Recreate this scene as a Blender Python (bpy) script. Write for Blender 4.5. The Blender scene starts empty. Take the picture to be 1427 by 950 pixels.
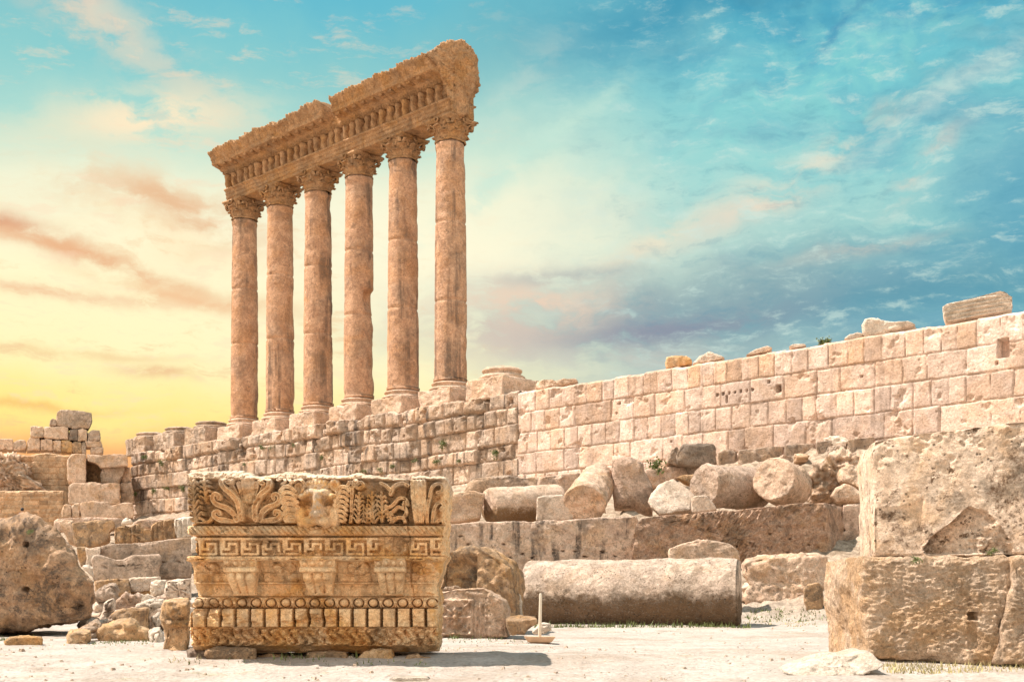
import bpy, math, random
import numpy as np
from mathutils import Vector

R = math.radians
sc = bpy.context.scene
COL = sc.collection
random.seed(11)
rng = np.random.default_rng(11)

# ------------------------------------------------------------------ survey numbers
# distances in metres; a sight line (px,py) on the photograph plus a distance gives a point
F, CX, HY, EYE = 1712.0, 713.5, 838.0, 0.82


def W(px, py, Y):
    px = np.asarray(px, float); py = np.asarray(py, float); Y = np.asarray(Y, float)
    return np.stack(np.broadcast_arrays((px - CX) * Y / F, Y, EYE - (py - HY) * Y / F), -1)


CROPS = dict(A=(0, 540, 3.958), B=(0, 700, 3.8), C=(600, 600, 2.969), D=(880, 580, 3.167), E=(1067, 560, 2.436),
             G=(80, 690, 6.786), H=(100, 780, 6.784), J=(610, 640, 6.784), K=(780, 600, 5.946), L=(700, 390, 3.519),
             M=(1057, 380, 3.392), N=(280, 40, 3.517), P=(0, 0, 1.0))


def crop(src, pts):
    ox, oy, s = CROPS[src]
    return [(ox + x / s, oy + y / s) for x, y in pts]


# line of the great wall: s metres to the right along M, D metres out along NV
M = np.array([.7235, -.6903]); NV = np.array([-.6903, -.7235]); O = np.array([-5.39, 80.3])
C6 = np.array([-4.08, 81.7]); GAP = 4.78; YAW = -R(43.65)


def s_wall(px):
    k = (px - CX) / F
    return (O[1] * k - O[0]) / (M[0] - M[1] * k)


def Ywall(px):
    return O[1] + M[1] * s_wall(px)


# ------------------------------------------------------------------ noise
_perm = rng.permutation(256); _perm = np.concatenate([_perm, _perm, _perm])
_grad = rng.normal(size=(256, 3)); _grad /= np.linalg.norm(_grad, axis=1)[:, None]


def pn(P):
    P = np.asarray(P, float); i = np.floor(P).astype(int); f = P - i; i &= 255
    u = f * f * f * (f * (f * 6 - 15) + 10)
    out = 0
    for a in (0, 1):
        wa = u[..., 0] if a else 1 - u[..., 0]
        for b in (0, 1):
            wb = u[..., 1] if b else 1 - u[..., 1]
            for c in (0, 1):
                wc = u[..., 2] if c else 1 - u[..., 2]
                h = _perm[_perm[_perm[i[..., 0] + a] + i[..., 1] + b] + i[..., 2] + c]
                g = _grad[h]
                out = out + wa * wb * wc * (g[..., 0] * (f[..., 0] - a) + g[..., 1] * (f[..., 1] - b) + g[..., 2] * (f[..., 2] - c))
    return out * 1.6


def fbm(P, octv=4, gain=.5, seed=0.):
    P = np.asarray(P, float) + np.array([seed * 17.31, seed * 5.77, seed * 9.13])
    a, t = 1., 0.
    for o in range(octv):
        t = t + a * pn(P * 2 ** o + o * 31.7); a *= gain
    return t


def ss(a, b, x):
    t = np.clip((x - a) / (b - a), 0, 1)
    return t * t * (3 - 2 * t)


# ------------------------------------------------------------------ scene helpers
def mesh_obj(name, V, quads=None, tris=None, mat=None, parent=None, loc=(0, 0, 0), smooth=True, attrs=None):
    V = np.asarray(V, np.float32).reshape(-1, 3)
    me = bpy.data.meshes.new(name)
    q = np.zeros((0, 4), int) if quads is None else np.asarray(quads, int).reshape(-1, 4)
    t = np.zeros((0, 3), int) if tris is None else np.asarray(tris, int).reshape(-1, 3)
    me.vertices.add(len(V)); me.vertices.foreach_set('co', V.ravel())
    me.loops.add(q.size + t.size)
    me.loops.foreach_set('vertex_index', np.concatenate([q.ravel(), t.ravel()]).astype(np.int32))
    me.polygons.add(len(q) + len(t))
    st = np.concatenate([np.arange(len(q)) * 4, q.size + np.arange(len(t)) * 3]).astype(np.int32)
    me.polygons.foreach_set('loop_start', st)
    me.polygons.foreach_set('use_smooth', np.full(len(st), smooth))
    for k, v in (attrs or {}).items():
        a = me.attributes.new(k, 'FLOAT', 'POINT'); a.data.foreach_set('value', np.asarray(v, np.float32).ravel())
    me.update(); me.validate()
    if mat: me.materials.append(mat)
    o = bpy.data.objects.new(name, me); COL.objects.link(o); o.location = loc
    if parent: o.parent = parent
    return o


def tag(o, label, cat, group=None, kind=None):
    o['label'] = label; o['category'] = cat
    if group: o['group'] = group
    o['kind'] = kind or 'thing'
    return o


def empty(name, loc, label, cat, group=None, rz=0):
    o = bpy.data.objects.new(name, None); COL.objects.link(o); o.location = loc; o.rotation_euler = (0, 0, rz)
    o.empty_display_size = .2
    return tag(o, label, cat, group)


def grid_q(n, m, wrap=False, off=0):
    i = np.arange(n - 1)[:, None]; mm = m if wrap else m - 1; j = np.arange(mm)[None, :]
    j2 = (j + 1) % m
    return np.stack([i * m + j, i * m + j2, (i + 1) * m + j2, (i + 1) * m + j], -1).reshape(-1, 4) + off


# ------------------------------------------------------------------ materials
class NT:
    def __init__(s, nt): s.nt = nt; nt.nodes.clear()

    def n(s, typ, ins=None, **kw):
        nd = s.nt.nodes.new(typ)
        for k, v in kw.items(): setattr(nd, k, v)
        for k, v in (ins or {}).items():
            if hasattr(v, 'is_output'): s.nt.links.new(v, nd.inputs[k])
            else: nd.inputs[k].default_value = v
        return nd

    def math(s, op, a, b=0., c=0., clamp=False):
        return s.n('ShaderNodeMath', {0: a, 1: b, 2: c}, operation=op, use_clamp=clamp).outputs[0]

    def rng(s, v, a, b, c=0., d=1., smooth=True):
        return s.n('ShaderNodeMapRange', {0: v, 1: a, 2: b, 3: c, 4: d}, clamp=True,
                   interpolation_type='SMOOTHSTEP' if smooth else 'LINEAR').outputs[0]

    def noise(s, vec, scale, detail=5., rough=.55, dist=0.):
        return s.n('ShaderNodeTexNoise', {'Vector': vec, 'Scale': scale, 'Detail': detail, 'Roughness': rough, 'Distortion': dist}).outputs[0]

    def mix(s, f, a, b, blend='MIX'):
        nd = s.n('ShaderNodeMix', data_type='RGBA', blend_type=blend)
        for k, v in ((0, f), (6, a), (7, b)):
            if hasattr(v, 'is_output'): s.nt.links.new(v, nd.inputs[k])
            else: nd.inputs[k].default_value = v if k == 0 else (*v[:3], 1)
        return nd.outputs[2]


def tone_of(c, k):
    c = [c[0] * 1.06 * k, c[1] * 1.03 * k, c[2] * 1.01 * k]; m = max(c)
    return [x * min(1., .83 / m) for x in c]


def stone_mat(name, c1, c2, orange=(.50, .27, .10), oran=.35, dark=(.13, .10, .075), stain=.5, streak=0., pits=.5,
              bump=.03, S=1., tool=0., tint=False, sthr=.56, crust_shade=None):
    m = bpy.data.materials.new(name); m.use_nodes = True
    t = NT(m.node_tree)
    out = t.n('ShaderNodeOutputMaterial')
    tc = t.n('ShaderNodeTexCoord').outputs['Object']
    oi = t.n('ShaderNodeObjectInfo').outputs['Random']
    off = t.n('ShaderNodeVectorMath', {0: (37.1, 61.3, 23.9), 3: oi}, operation='SCALE').outputs[0]
    P = t.n('ShaderNodeVectorMath', {0: tc, 1: off}, operation='ADD').outputs[0]
    mid = t.noise(P, 2.6 / S, 7, .65, .3)
    fine = t.noise(P, 17 / S, 8, .72)
    grit = t.noise(P, 55 / S, 4, .7)
    col = t.mix(t.rng(mid, .38, .62), tone_of(c1, 1.0), tone_of(c2, 1.13))
    col = t.mix(t.math('MULTIPLY', t.rng(t.noise(P, .9 / S, 8, .66, .6), .47, .60), oran), col, orange)
    if tint:
        at = t.n('ShaderNodeAttribute', attribute_name='tint').outputs['Fac']
        at2 = t.n('ShaderNodeAttribute', attribute_name='warm').outputs['Fac']
        col = t.mix(t.math('MULTIPLY', at2, .75), col, orange)
        col = t.mix(1., col, t.n('ShaderNodeCombineColor', {0: at, 1: at, 2: at}).outputs[0], 'MULTIPLY')
    bl = t.n('ShaderNodeAttribute', attribute_name='whiten').outputs['Fac']
    col = t.mix(t.math('MULTIPLY', bl, .85), col, (.66, .53, .41))
    # grey patina, soot, lichen spots
    grey = t.noise(P, .8 / S, 9, .72, .2)
    col = t.mix(t.math('MULTIPLY', t.rng(grey, .49, .62), min(.8, stain * .75)), col, (.25, .205, .165))
    st = t.noise(P, 1.3 / S, 10, .76, .5)
    stm = t.math('MULTIPLY', t.rng(st, sthr - .05, sthr + .05), t.rng(fine, .36, .54))
    col = t.mix(t.math('MULTIPLY', stm, min(1., stain * 1.25)), col, dark)
    sp = t.math('MULTIPLY', t.rng(t.noise(P, 7.5 / S, 9, .76, .3), .535, .60), t.rng(t.noise(P, 1.7 / S, 5, .6), .44, .56))
    col = t.mix(t.math('MULTIPLY', sp, min(1., stain * 1.2)), col, [x * 1.25 for x in dark])
    if streak:
        sv = t.n('ShaderNodeMapping', {0: P, 3: (2.4 / S, 2.4 / S, .16 / S)}).outputs[0]
        sk = t.math('MULTIPLY', t.rng(t.noise(sv, 1., 6, .62), .52, .62), t.rng(t.noise(P, 1.1 / S, 5, .6), .38, .54))
        sk = t.math('MULTIPLY', sk, t.rng(fine, .32, .52))
        col = t.mix(t.math('MULTIPLY', sk, streak), col, (.105, .08, .065))
    cm = None
    if crust_shade:                                   # brown burial staining on the lower side, with underside shade painted in
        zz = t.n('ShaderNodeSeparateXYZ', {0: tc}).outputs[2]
        e = t.math('ADD', t.math('MULTIPLY', zz, -1. / crust_shade[1]), t.math('ADD', crust_shade[0] / crust_shade[1], t.math('MULTIPLY', t.math('SUBTRACT', t.noise(P, 1.5, 9, .74, .4), .5), 3.2)))
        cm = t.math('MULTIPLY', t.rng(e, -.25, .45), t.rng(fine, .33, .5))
        col = t.mix(t.math('MULTIPLY', cm, .88), col, crust_shade[2])
    # pores with dirt in them
    vor = t.n('ShaderNodeTexVoronoi', {'Vector': P, 'Scale': 13 / S, 'Randomness': 1.}).outputs['Distance']
    pm = t.math('MULTIPLY', t.rng(vor, .30, .12), t.rng(t.noise(P, 3.1 / S, 4, .6), .50, .62))
    col = t.mix(t.math('MULTIPLY', pm, pits), col, (.10, .075, .05))
    col = t.mix(1., col, t.mix(t.rng(fine, .32, .68, smooth=False), (.66, .64, .62), (1.26, 1.25, 1.24)), 'MULTIPLY')
    col = t.mix(1., col, t.mix(t.rng(grit, .32, .68, smooth=False), (.78, .77, .76), (1.18, 1.17, 1.16)), 'MULTIPLY')
    # relief
    h = t.math('MULTIPLY', t.noise(P, 5 / S, 10, .74), 2.2)
    h = t.math('ADD', h, t.math('MULTIPLY', fine, .9))
    h = t.math('ADD', h, t.math('MULTIPLY', grit, .3))
    h = t.math('SUBTRACT', h, t.math('MULTIPLY', pm, .9 * pits))
    if cm is not None: h = t.math('ADD', h, t.math('MULTIPLY', cm, .4))
    if tool:
        tv = t.n('ShaderNodeMapping', {0: P, 2: (.3, R(24), .2), 3: (9., 9., 3.6)}).outputs[0]
        h = t.math('ADD', h, t.math('MULTIPLY', t.noise(tv, 1., 3, .55, .4), tool))
    bp = t.n('ShaderNodeBump', {'Strength': 1., 'Distance': bump * 1.5 * S, 'Height': h}).outputs[0]
    bs = t.n('ShaderNodeBsdfPrincipled', {'Base Color': col, 'Roughness': .93, 'Normal': bp})
    bs.inputs['Specular IOR Level'].default_value = .15
    t.nt.links.new(bs.outputs[0], out.inputs[0])
    return m


def plain_mat(name, c, rough=.7, var=.25, scale=8.):
    m = bpy.data.materials.new(name); m.use_nodes = True
    t = NT(m.node_tree); out = t.n('ShaderNodeOutputMaterial')
    tc = t.n('ShaderNodeTexCoord').outputs['Object']
    f = t.noise(tc, scale, 5)
    col = t.mix(t.rng(f, .3, .7), [x * (1 - var) for x in c], [x * (1 + var) for x in c])
    bs = t.n('ShaderNodeBsdfPrincipled', {'Base Color': col, 'Roughness': rough})
    t.nt.links.new(bs.outputs[0], out.inputs[0])
    return m


MT = dict(
    podium=stone_mat('eroded podium stone', (.60, .455, .36), (.70, .55, .445), oran=.4, stain=.62, streak=.9, pits=.6, bump=.03, S=1.6, tint=True, sthr=.57, orange=(.58, .34, .18), dark=(.15, .11, .085)),
    wall=stone_mat('ashlar stone', (.62, .472, .395), (.69, .535, .455), oran=.25, stain=.36, streak=.35, pits=.4, bump=.016, S=1.6, tint=True, sthr=.6, orange=(.62, .34, .16), dark=(.17, .125, .095)),
    brick=stone_mat('small coursed stone', (.54, .35, .21), (.62, .43, .28), oran=.3, stain=.4, pits=.3, bump=.02, S=1.5, tint=True, orange=(.52, .26, .12)),
    shaft=stone_mat('column limestone', (.47, .275, .175), (.56, .345, .225), oran=.4, stain=.42, streak=.7, pits=.4, bump=.018, S=2.2, orange=(.50, .245, .105), dark=(.16, .10, .07)),
    plinth=stone_mat('plinth limestone', (.62, .44, .33), (.70, .52, .40), oran=.3, stain=.35, pits=.5, bump=.025, S=1.8),
    entab=stone_mat('entablature limestone', (.40, .23, .12), (.50, .30, .165), oran=.45, stain=.36, streak=.2, pits=.4, bump=.03, S=2., orange=(.54, .265, .085), dark=(.11, .075, .05)),
    weathered=stone_mat('grey weathered limestone', (.45, .335, .255), (.56, .43, .34), oran=.28, stain=.6, streak=.4, pits=.5, bump=.03, S=1.5),
    pale=stone_mat('pale limestone', (.66, .53, .43), (.74, .61, .50), oran=.25, stain=.36, pits=.6, bump=.028, orange=(.58, .36, .19)),
    cream=stone_mat('cream limestone', (.62, .44, .325), (.71, .53, .40), oran=.4, stain=.5, pits=.6, bump=.032, sthr=.57),
    pink=stone_mat('pinkish limestone', (.54, .38, .29), (.64, .475, .375), oran=.28, stain=.55, streak=.3, pits=.6, bump=.03, S=1.2),
    streaked=stone_mat('water streaked limestone', (.56, .41, .32), (.66, .50, .39), oran=.3, stain=.5, streak=1., pits=.6, bump=.03, S=1.2),
    tooled=stone_mat('chisel dressed limestone', (.50, .32, .225), (.60, .41, .30), oran=.35, stain=.55, pits=.3, bump=.05, tool=2.4, sthr=.54, dark=(.16, .115, .085)),
    brown=stone_mat('brown stained limestone', (.44, .275, .155), (.57, .375, .225), oran=.5, stain=.6, streak=.5, pits=.7, bump=.035, sthr=.53),
    boulder=stone_mat('lichened boulder stone', (.46, .295, .185), (.57, .38, .25), oran=.35, stain=.7, pits=.9, bump=.035, sthr=.54, dark=(.13, .10, .08)),
    drum=stone_mat('pitted column drum stone', (.52, .39, .31), (.62, .475, .38), oran=.25, stain=.5, pits=.9, bump=.04, sthr=.56, dark=(.17, .12, .08)),
    buried_shaded=stone_mat('crusted and shaded drum stone', (.60, .465, .375), (.70, .56, .455), oran=.25, stain=.5, pits=.9, bump=.04, sthr=.56, dark=(.17, .12, .08), crust_shade=(1.02, .5, (.16, .09, .042))),  # burial staining plus painted shade: paler above, darker underneath
    flaked=stone_mat('flaked column drum stone', (.66, .50, .39), (.73, .57, .45), oran=.2, stain=.3, pits=.6, bump=.03, crust_shade=(.62, .4, (.24, .135, .055))),
    orange=stone_mat('ochre limestone', (.62, .39, .21), (.70, .48, .29), oran=.6, stain=.5, pits=.5, bump=.03, orange=(.58, .295, .09)),
    lion=stone_mat('carved ochre limestone', (.76, .495, .27), (.80, .585, .36), oran=.75, stain=.45, pits=.3, bump=.008, S=.8, streak=.4, orange=(.66, .34, .10), dark=(.17, .09, .04), sthr=.58),
    block=stone_mat('honey limestone', (.80, .60, .45), (.82, .655, .52), oran=.4, stain=.95, pits=.8, bump=.022, sthr=.565, dark=(.17, .105, .065), orange=(.70, .40, .18)),
    block_tooled=stone_mat('honey dressed limestone', (.78, .56, .385), (.80, .61, .455), oran=.5, stain=.45, pits=.3, bump=.05, tool=2.6, sthr=.56, dark=(.24, .155, .10), orange=(.68, .37, .145)),
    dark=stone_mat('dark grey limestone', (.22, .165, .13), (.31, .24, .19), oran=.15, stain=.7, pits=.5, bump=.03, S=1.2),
    white=stone_mat('bleached limestone', (.68, .58, .48), (.75, .65, .55), oran=.18, stain=.3, pits=.5, bump=.03, orange=(.60, .43, .26)),
    leaf=plain_mat('leaf green', (.13, .15, .04), .6, .5, 12.),
    straw=plain_mat('dry grass', (.42, .34, .15), .8, .4, 3.),
    post=plain_mat('cream painted metal', (.66, .56, .44), .5, .06),
    tray=plain_mat('tan sheet metal', (.52, .33, .20), .5, .1),
    skin=plain_mat('skin', (.42, .24, .16), .6, .05), cloth=plain_mat('purple cloth', (.13, .10, .26), .85, .15),
    trousers=plain_mat('dark cloth', (.05, .05, .07), .9, .1), hair=plain_mat('black hair', (.015, .012, .012), .6, .1),
)


# ------------------------------------------------------------------ stones
def prism(name, out, loc, thick, mat, rnd=.1, amp=.03, freq=1.2, seed=1., yaw=0., res=.07, relief=None, parent=None,
          shear=(0., 0.), pit=.0, rough=.4, N=None, ky=(0., 0.), edge=1., smoothR=1.2, zoff=None):
    """closed stone: star shaped outline (x,z) metres, front at y=0, thickness towards +y, rounded and weathered"""
    out = np.asarray(out, float)
    x, z = out[:, 0], out[:, 1]; x2, z2 = np.roll(x, -1), np.roll(z, -1)
    cr = x * z2 - x2 * z; A = cr.sum() / 2
    c = np.array([((x + x2) * cr).sum(), ((z + z2) * cr).sum()]) / (6 * A)
    per = np.hypot(x2 - x, z2 - z).sum()
    N = N or int(np.clip(per / res, 48, 520))
    th = np.linspace(0, 2 * np.pi, N, endpoint=False)
    for k in range(len(out)):                     # a ray through every corner
        a = math.atan2(out[k, 1] - c[1], out[k, 0] - c[0]) % (2 * np.pi)
        j = int(np.argmin(np.abs((th - a + np.pi) % (2 * np.pi) - np.pi))); th[j] = a
    th = np.sort(th)
    d = np.stack([np.cos(th), np.sin(th)], -1)
    Rr = np.full(N, 1e-3)
    for k in range(len(out)):
        p, q = out[k] - c, out[(k + 1) % len(out)] - c
        e = q - p; den = d[:, 0] * e[1] - d[:, 1] * e[0]
        den = np.where(np.abs(den) < 1e-9, 1e-9, den)
        tt = (p[0] * e[1] - p[1] * e[0]) / den; uu = (p[0] * d[:, 1] - p[1] * d[:, 0]) / den
        ok = (tt > 0) & (uu > -1e-4) & (uu < 1.0001)
        Rr = np.where(ok, np.maximum(Rr, tt), Rr)
    k = max(1, int(round(smoothR)))
    Rs = (np.roll(Rr, k) + 2 * Rr + np.roll(Rr, -k)) / 4
    Rr = .6 * Rr + .4 * Rs
    rm = float(np.mean(Rr)); rnd = min(rnd, .45 * thick, .6 * float(Rr.min()))
    nf = int(np.clip(rm / res, 6, 120)); nb = 6; ns = int(np.clip((thick - 2 * rnd) / (res * 1.6), 2, 60))
    rows, nrm = [], []
    ux, uz = d[:, 0], d[:, 1]
    for r in np.linspace(.015, 1, nf):
        rho = (Rr - rnd) * r; rows.append((rho, 0 * rho)); nrm.append((0., 1.))
    for f in np.linspace(0, np.pi / 2, nb + 1)[1:]:
        rows.append((Rr - rnd + rnd * np.sin(f), np.full(N, rnd * (1 - math.cos(f))))); nrm.append((math.sin(f), math.cos(f)))
    for y in np.linspace(rnd, thick - rnd, ns + 1)[1:]:
        rows.append((Rr, np.full(N, y))); nrm.append((1., 0.))
    for f in np.linspace(0, np.pi / 2, 4)[1:]:
        rows.append((Rr - rnd + rnd * np.cos(f), np.full(N, thick - rnd + rnd * math.sin(f)))); nrm.append((math.cos(f), -math.sin(f)))
    for r in (.66, .33, .03):
        rows.append(((Rr - rnd) * r, np.full(N, thick))); nrm.append((0., -1.))
    rho = np.array([r[0] for r in rows]); yy = np.array([r[1] for r in rows])
    nr = np.array([a for a, b in nrm])[:, None]; ny = np.array([b for a, b in nrm])[:, None]
    X = c[0] + rho * ux; Z = c[1] + rho * uz
    PP = np.stack([X, yy, Z], -1)
    dist = np.clip((Rr - rho) / rnd, 0, 3)
    f1 = fbm(PP * freq, 3, .5, seed); f2 = fbm(PP * freq * 4.3, 4, .55, seed + 3)
    disp = amp * (f1 + rough * f2)
    ev = np.exp(-((np.clip(dist, 0, 3) - .6) / .7) ** 2) * np.exp(-(np.clip(yy - rnd, 0, 9) / (rnd * 1.2)) ** 2)
    disp -= edge * amp * 1.3 * ev * np.clip(fbm(PP * freq * 1.7, 3, .5, seed + 8) + .1, 0, 2)
    if amp > .02:
        disp += amp * .7 * (.35 - np.abs(fbm(PP * freq * 1.9, 3, .55, seed + 13)))
    if pit:
        disp -= pit * np.clip(fbm(PP * freq * 7, 2, .5, seed + 5) - .35, 0, 1)
    nx, nz = nr * ux, nr * uz
    X = X + nx * disp; Z = Z + nz * disp; Yv = yy - ny * disp
    if relief is not None:
        fm = (np.arange(len(rows)) < nf + 3)[:, None]
        Yv = Yv - np.where(fm, relief(X + loc[0], Z + loc[2]), 0)
    Yv = Yv + ky[0] * (X - c[0]) + ky[1] * (Z - c[1])
    X = X + shear[0] * yy; Z = Z + shear[1] * yy
    ca, sa = math.cos(yaw), math.sin(yaw)
    Yc = 0.
    Xr = c[0] + (X - c[0]) * ca - (Yv - Yc) * sa; Yr = Yc + (X - c[0]) * sa + (Yv - Yc) * ca
    V = np.stack([Xr, Yr, Z], -1).reshape(-1, 3)
    q = grid_q(len(rows), N, True)
    n = len(V)
    c0 = V[:N].mean(0); c1 = V[-N:].mean(0)
    V = np.vstack([V, c0, c1])
    j = np.arange(N); j2 = (j + 1) % N
    tr = np.vstack([np.stack([np.full(N, n), j2, j], -1), np.stack([np.full(N, n + 1), n - N + j, n - N + j2], -1)])
    base = np.array([c[0], 0., Z.min()])
    return mesh_obj(name, V - base, q[:, ::-1], tr[:, ::-1], mat, parent, tuple(np.array(loc, float) + base))


SEED = [1.]


def S(name, label, cat, src, pts, Y, thick, mat, group=None, parent=None, relief=None, **kw):
    """a stone whose face has the outline pts (read off the survey picture) at distance Y"""
    pp = np.array(crop(src, pts)); w = W(pp[:, 0], pp[:, 1], Y)
    SEED[0] += 1.37
    if kw.get('rnd', .1) > .09 and cat not in ('boulder', 'rubble wall'): kw['rnd'] = max(.07, kw.get('rnd', .1) * .6)
    kw.setdefault('res', max(.02, Y * .0016)); kw.setdefault('seed', SEED[0])
    kw.setdefault('shear', (float(w[:, 0].min() + w[:, 0].max()) / 2 / Y * (1. if abs(w[:, 0]).max() / Y > .05 else 0.), 0.))
    rl = None
    if relief is not None:
        rl = lambda X, Z: relief(CX + X * F / Y, HY - (Z - EYE) * F / Y)
    o = prism(name, np.stack([w[:, 0], w[:, 2]], -1), (0, Y, 0), thick, MT[mat] if isinstance(mat, str) else mat, relief=rl, parent=parent, **kw)
    if label: tag(o, label, cat, group)
    return o


def lathe(name, p0, p1, prof, mat, parent=None, nseg=72, nt=None, amp=.02, freq=1., seed=1., fn=None, cap=True, rel=True):
    """solid of revolution from p0 to p1; prof = [(t 0..1, radius)]"""
    p0, p1 = np.asarray(p0, float), np.asarray(p1, float)
    ax = p1 - p0; L = np.linalg.norm(ax); ax /= L
    h = np.array([0, 0, 1.]) if abs(ax[2]) < .8 else np.array([1., 0, 0])
    e1 = np.cross(h, ax); e1 /= np.linalg.norm(e1); e2 = np.cross(ax, e1)
    pr = np.array(prof, float)
    if nt:
        tt = np.unique(np.concatenate([np.linspace(0, 1, nt), pr[:, 0]])); rr = np.interp(tt, pr[:, 0], pr[:, 1])
    else:
        tt, rr = pr[:, 0], pr[:, 1]
    if cap:
        r0, r1 = rr[0], rr[-1]
        k = np.concatenate([np.linspace(.03, .93, 14), [.97]])
        tt = np.concatenate([np.zeros(15), [.012], tt[1:-1], [1 - .012], np.ones(15)])
        rr = np.concatenate([r0 * k, [r0], rr[1:-1], [r1], r1 * k[::-1]])
    a = np.linspace(0, 2 * np.pi, nseg, endpoint=False)
    cs, sn = np.cos(a), np.sin(a)
    Rg = np.repeat(rr[:, None], nseg, 1); T = np.repeat(tt[:, None], nseg, 1)
    dirv = cs[:, None] * e1 + sn[:, None] * e2
    Pp = p0 + ax * (L * T)[..., None] + Rg[..., None] * dirv
    dsp = amp * (fbm(Pp * freq, 3, .5, seed) + .4 * fbm(Pp * freq * 5, 3, .5, seed + 2))
    Rg = Rg + np.where(Rg > .3 * rr.max(), dsp, 0)
    if fn: Rg, T = fn(Rg, T, Pp, dirv)
    capd = np.where((T <= 1e-6), 1, np.where(T >= 1 - 1e-6, -1, 0)) * amp * 1.2 * (fbm(Pp * freq * 1.5, 4, .55, seed + 4) + 0.)
    V = p0 + ax * (L * T + capd)[..., None] + Rg[..., None] * dirv
    n, m = Rg.shape
    q = grid_q(n, m, True); V = V.reshape(-1, 3)
    k = len(V); V = np.vstack([V, V[:m].mean(0), V[-m:].mean(0)])
    j = np.arange(m); j2 = (j + 1) % m
    tr = np.vstack([np.stack([np.full(m, k), j2, j], -1), np.stack([np.full(m, k + 1), k - m + j, k - m + j2], -1)])
    if rel:
        base = np.array([(p0[0] + p1[0]) / 2, (p0[1] + p1[1]) / 2, V[:, 2].min()])
    else:
        base = np.zeros(3)
    return mesh_obj(name, V - base, q, tr, mat, parent, tuple(base))


def drum(name, label, cat, a, b, r, mat, group=None, amp=.035, r1=None, freq=1.4, nseg=110, fn=None, res=.06):
    """a = (px,py,Y) of one end's centre, b of the other"""
    p0, p1 = W(*a), W(*b); SEED[0] += 1.1
    L = np.linalg.norm(p1 - p0)
    o = lathe(name, p0, p1, [(0, r * .97), (.03, r), (.97, r1 or r), (1, (r1 or r) * .97)], MT[mat], nt=int(max(10, L / res)), nseg=nseg, amp=amp, freq=freq, seed=SEED[0], fn=fn)
    return tag(o, label, cat, group)


# ------------------------------------------------------------------ terrain
def terrain(X, Y):
    X = np.asarray(X, float); Y = np.asarray(Y, float)
    base = np.interp(Y, [-60, 8, 13, 15, 16.3, 17.6, 22, 27, 32, 36, 39, 44, 60, 3000], [-.4, -.36, -.29, -.2, -.10, 0., .03, .07, .14, .32, .52, .8, 1.0, 1.0])
    k = np.clip(X / np.maximum(Y, 1), -.55, .6)
    t = (O[1] * k - O[0]) / (M[0] - M[1] * k); Yw = O[1] + M[1] * t
    q = Y / Yw
    prof = np.interp(q, [0, .58, .64, .70, .78, .90, .985, 2], [0, 0, .6, 1.7, 3.0, 5.2, 6.9, 6.9])
    prof = np.where(Y > 10, prof, 0)
    z = base + prof
    n = fbm(np.stack([X * .22, Y * .22, 0 * X], -1), 3, .5, 4)
    amp = .03 + .35 * ss(.58, .75, q) * (Y > 12)
    return z + n * amp


def build_ground():
    ys = np.concatenate([np.linspace(-60, 4, 24, endpoint=False), np.geomspace(4, 130, 420, endpoint=False), np.geomspace(130, 4000, 40)])
    aa = np.linspace(-1, 1, 420)
    Yg, Ag = np.meshgrid(ys, aa, indexing='ij')
    X = Ag * (.62 * np.maximum(np.abs(Yg), 14) + 4) + 0 * Yg
    far = np.where(Yg > 130, (Yg - 130) * Ag * .8, 0); X = X + far
    Z = terrain(X, Yg)
    fine = fbm(np.stack([X * 1.7, Yg * 1.7, 0 * X], -1), 3, .55, 9)
    k = np.clip(X / np.maximum(Yg, 1), -.55, .6); q = Yg / (O[1] + M[1] * (O[1] * k - O[0]) / (M[0] - M[1] * k))
    soil = ss(.5, .66, q) * (Yg > 20)
    Z = Z + fine * (.022 + .16 * soil)
    m = bpy.data.materials.new('sandy ground'); m.use_nodes = True
    t = NT(m.node_tree); out = t.n('ShaderNodeOutputMaterial')
    P = t.n('ShaderNodeTexCoord').outputs['Object']
    mid = t.noise(P, .9, 8, .65); fn = t.noise(P, 14, 7, .7)
    col = t.mix(t.rng(mid, .35, .65), (.42, .355, .305), (.51, .44, .385))
    dirt = t.math('MULTIPLY', t.rng(t.noise(P, .45, 9, .7, .5), .48, .62), .6)
    col = t.mix(dirt, col, (.33, .25, .19))
    gs = t.math('MULTIPLY', t.rng(t.noise(P, 1.1, 9, .7), .57, .68), .4)
    col = t.mix(gs, col, (.36, .31, .16))
    soil_n = t.n('ShaderNodeAttribute', attribute_name='soil').outputs['Fac']
    rub = t.mix(t.rng(t.noise(P, 2.2, 9, .75), .4, .6), (.22, .16, .11), (.46, .35, .26))
    col = t.mix(soil_n, col, rub)
    peb = t.n('ShaderNodeTexVoronoi', {'Vector': P, 'Scale': 16.}).outputs['Distance']
    pm = t.math('MULTIPLY', t.rng(peb, .3, .16), t.rng(t.noise(P, 2.2, 4), .48, .6))
    col = t.mix(t.math('MULTIPLY', pm, .55), col, (.33, .26, .2))
    col = t.mix(1., col, t.mix(t.rng(fn, .34, .66, smooth=False), (.72, .71, .70), (1.2, 1.19, 1.18)), 'MULTIPLY')
    h = t.math('ADD', t.noise(P, 7, 8, .7), t.math('MULTIPLY', pm, .4))
    bp = t.n('ShaderNodeBump', {'Strength': 1., 'Distance': .06, 'Height': h}).outputs[0]
    bs = t.n('ShaderNodeBsdfPrincipled', {'Base Color': col, 'Roughness': .95, 'Normal': bp}); bs.inputs['Specular IOR Level'].default_value = .1
    t.nt.links.new(bs.outputs[0], out.inputs[0])
    V = np.stack([X, Yg, Z], -1)
    o = mesh_obj('ground', V, grid_q(*X.shape), None, m, attrs={'soil': soil})
    o['kind'] = 'structure'
    return o


build_ground()


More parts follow.
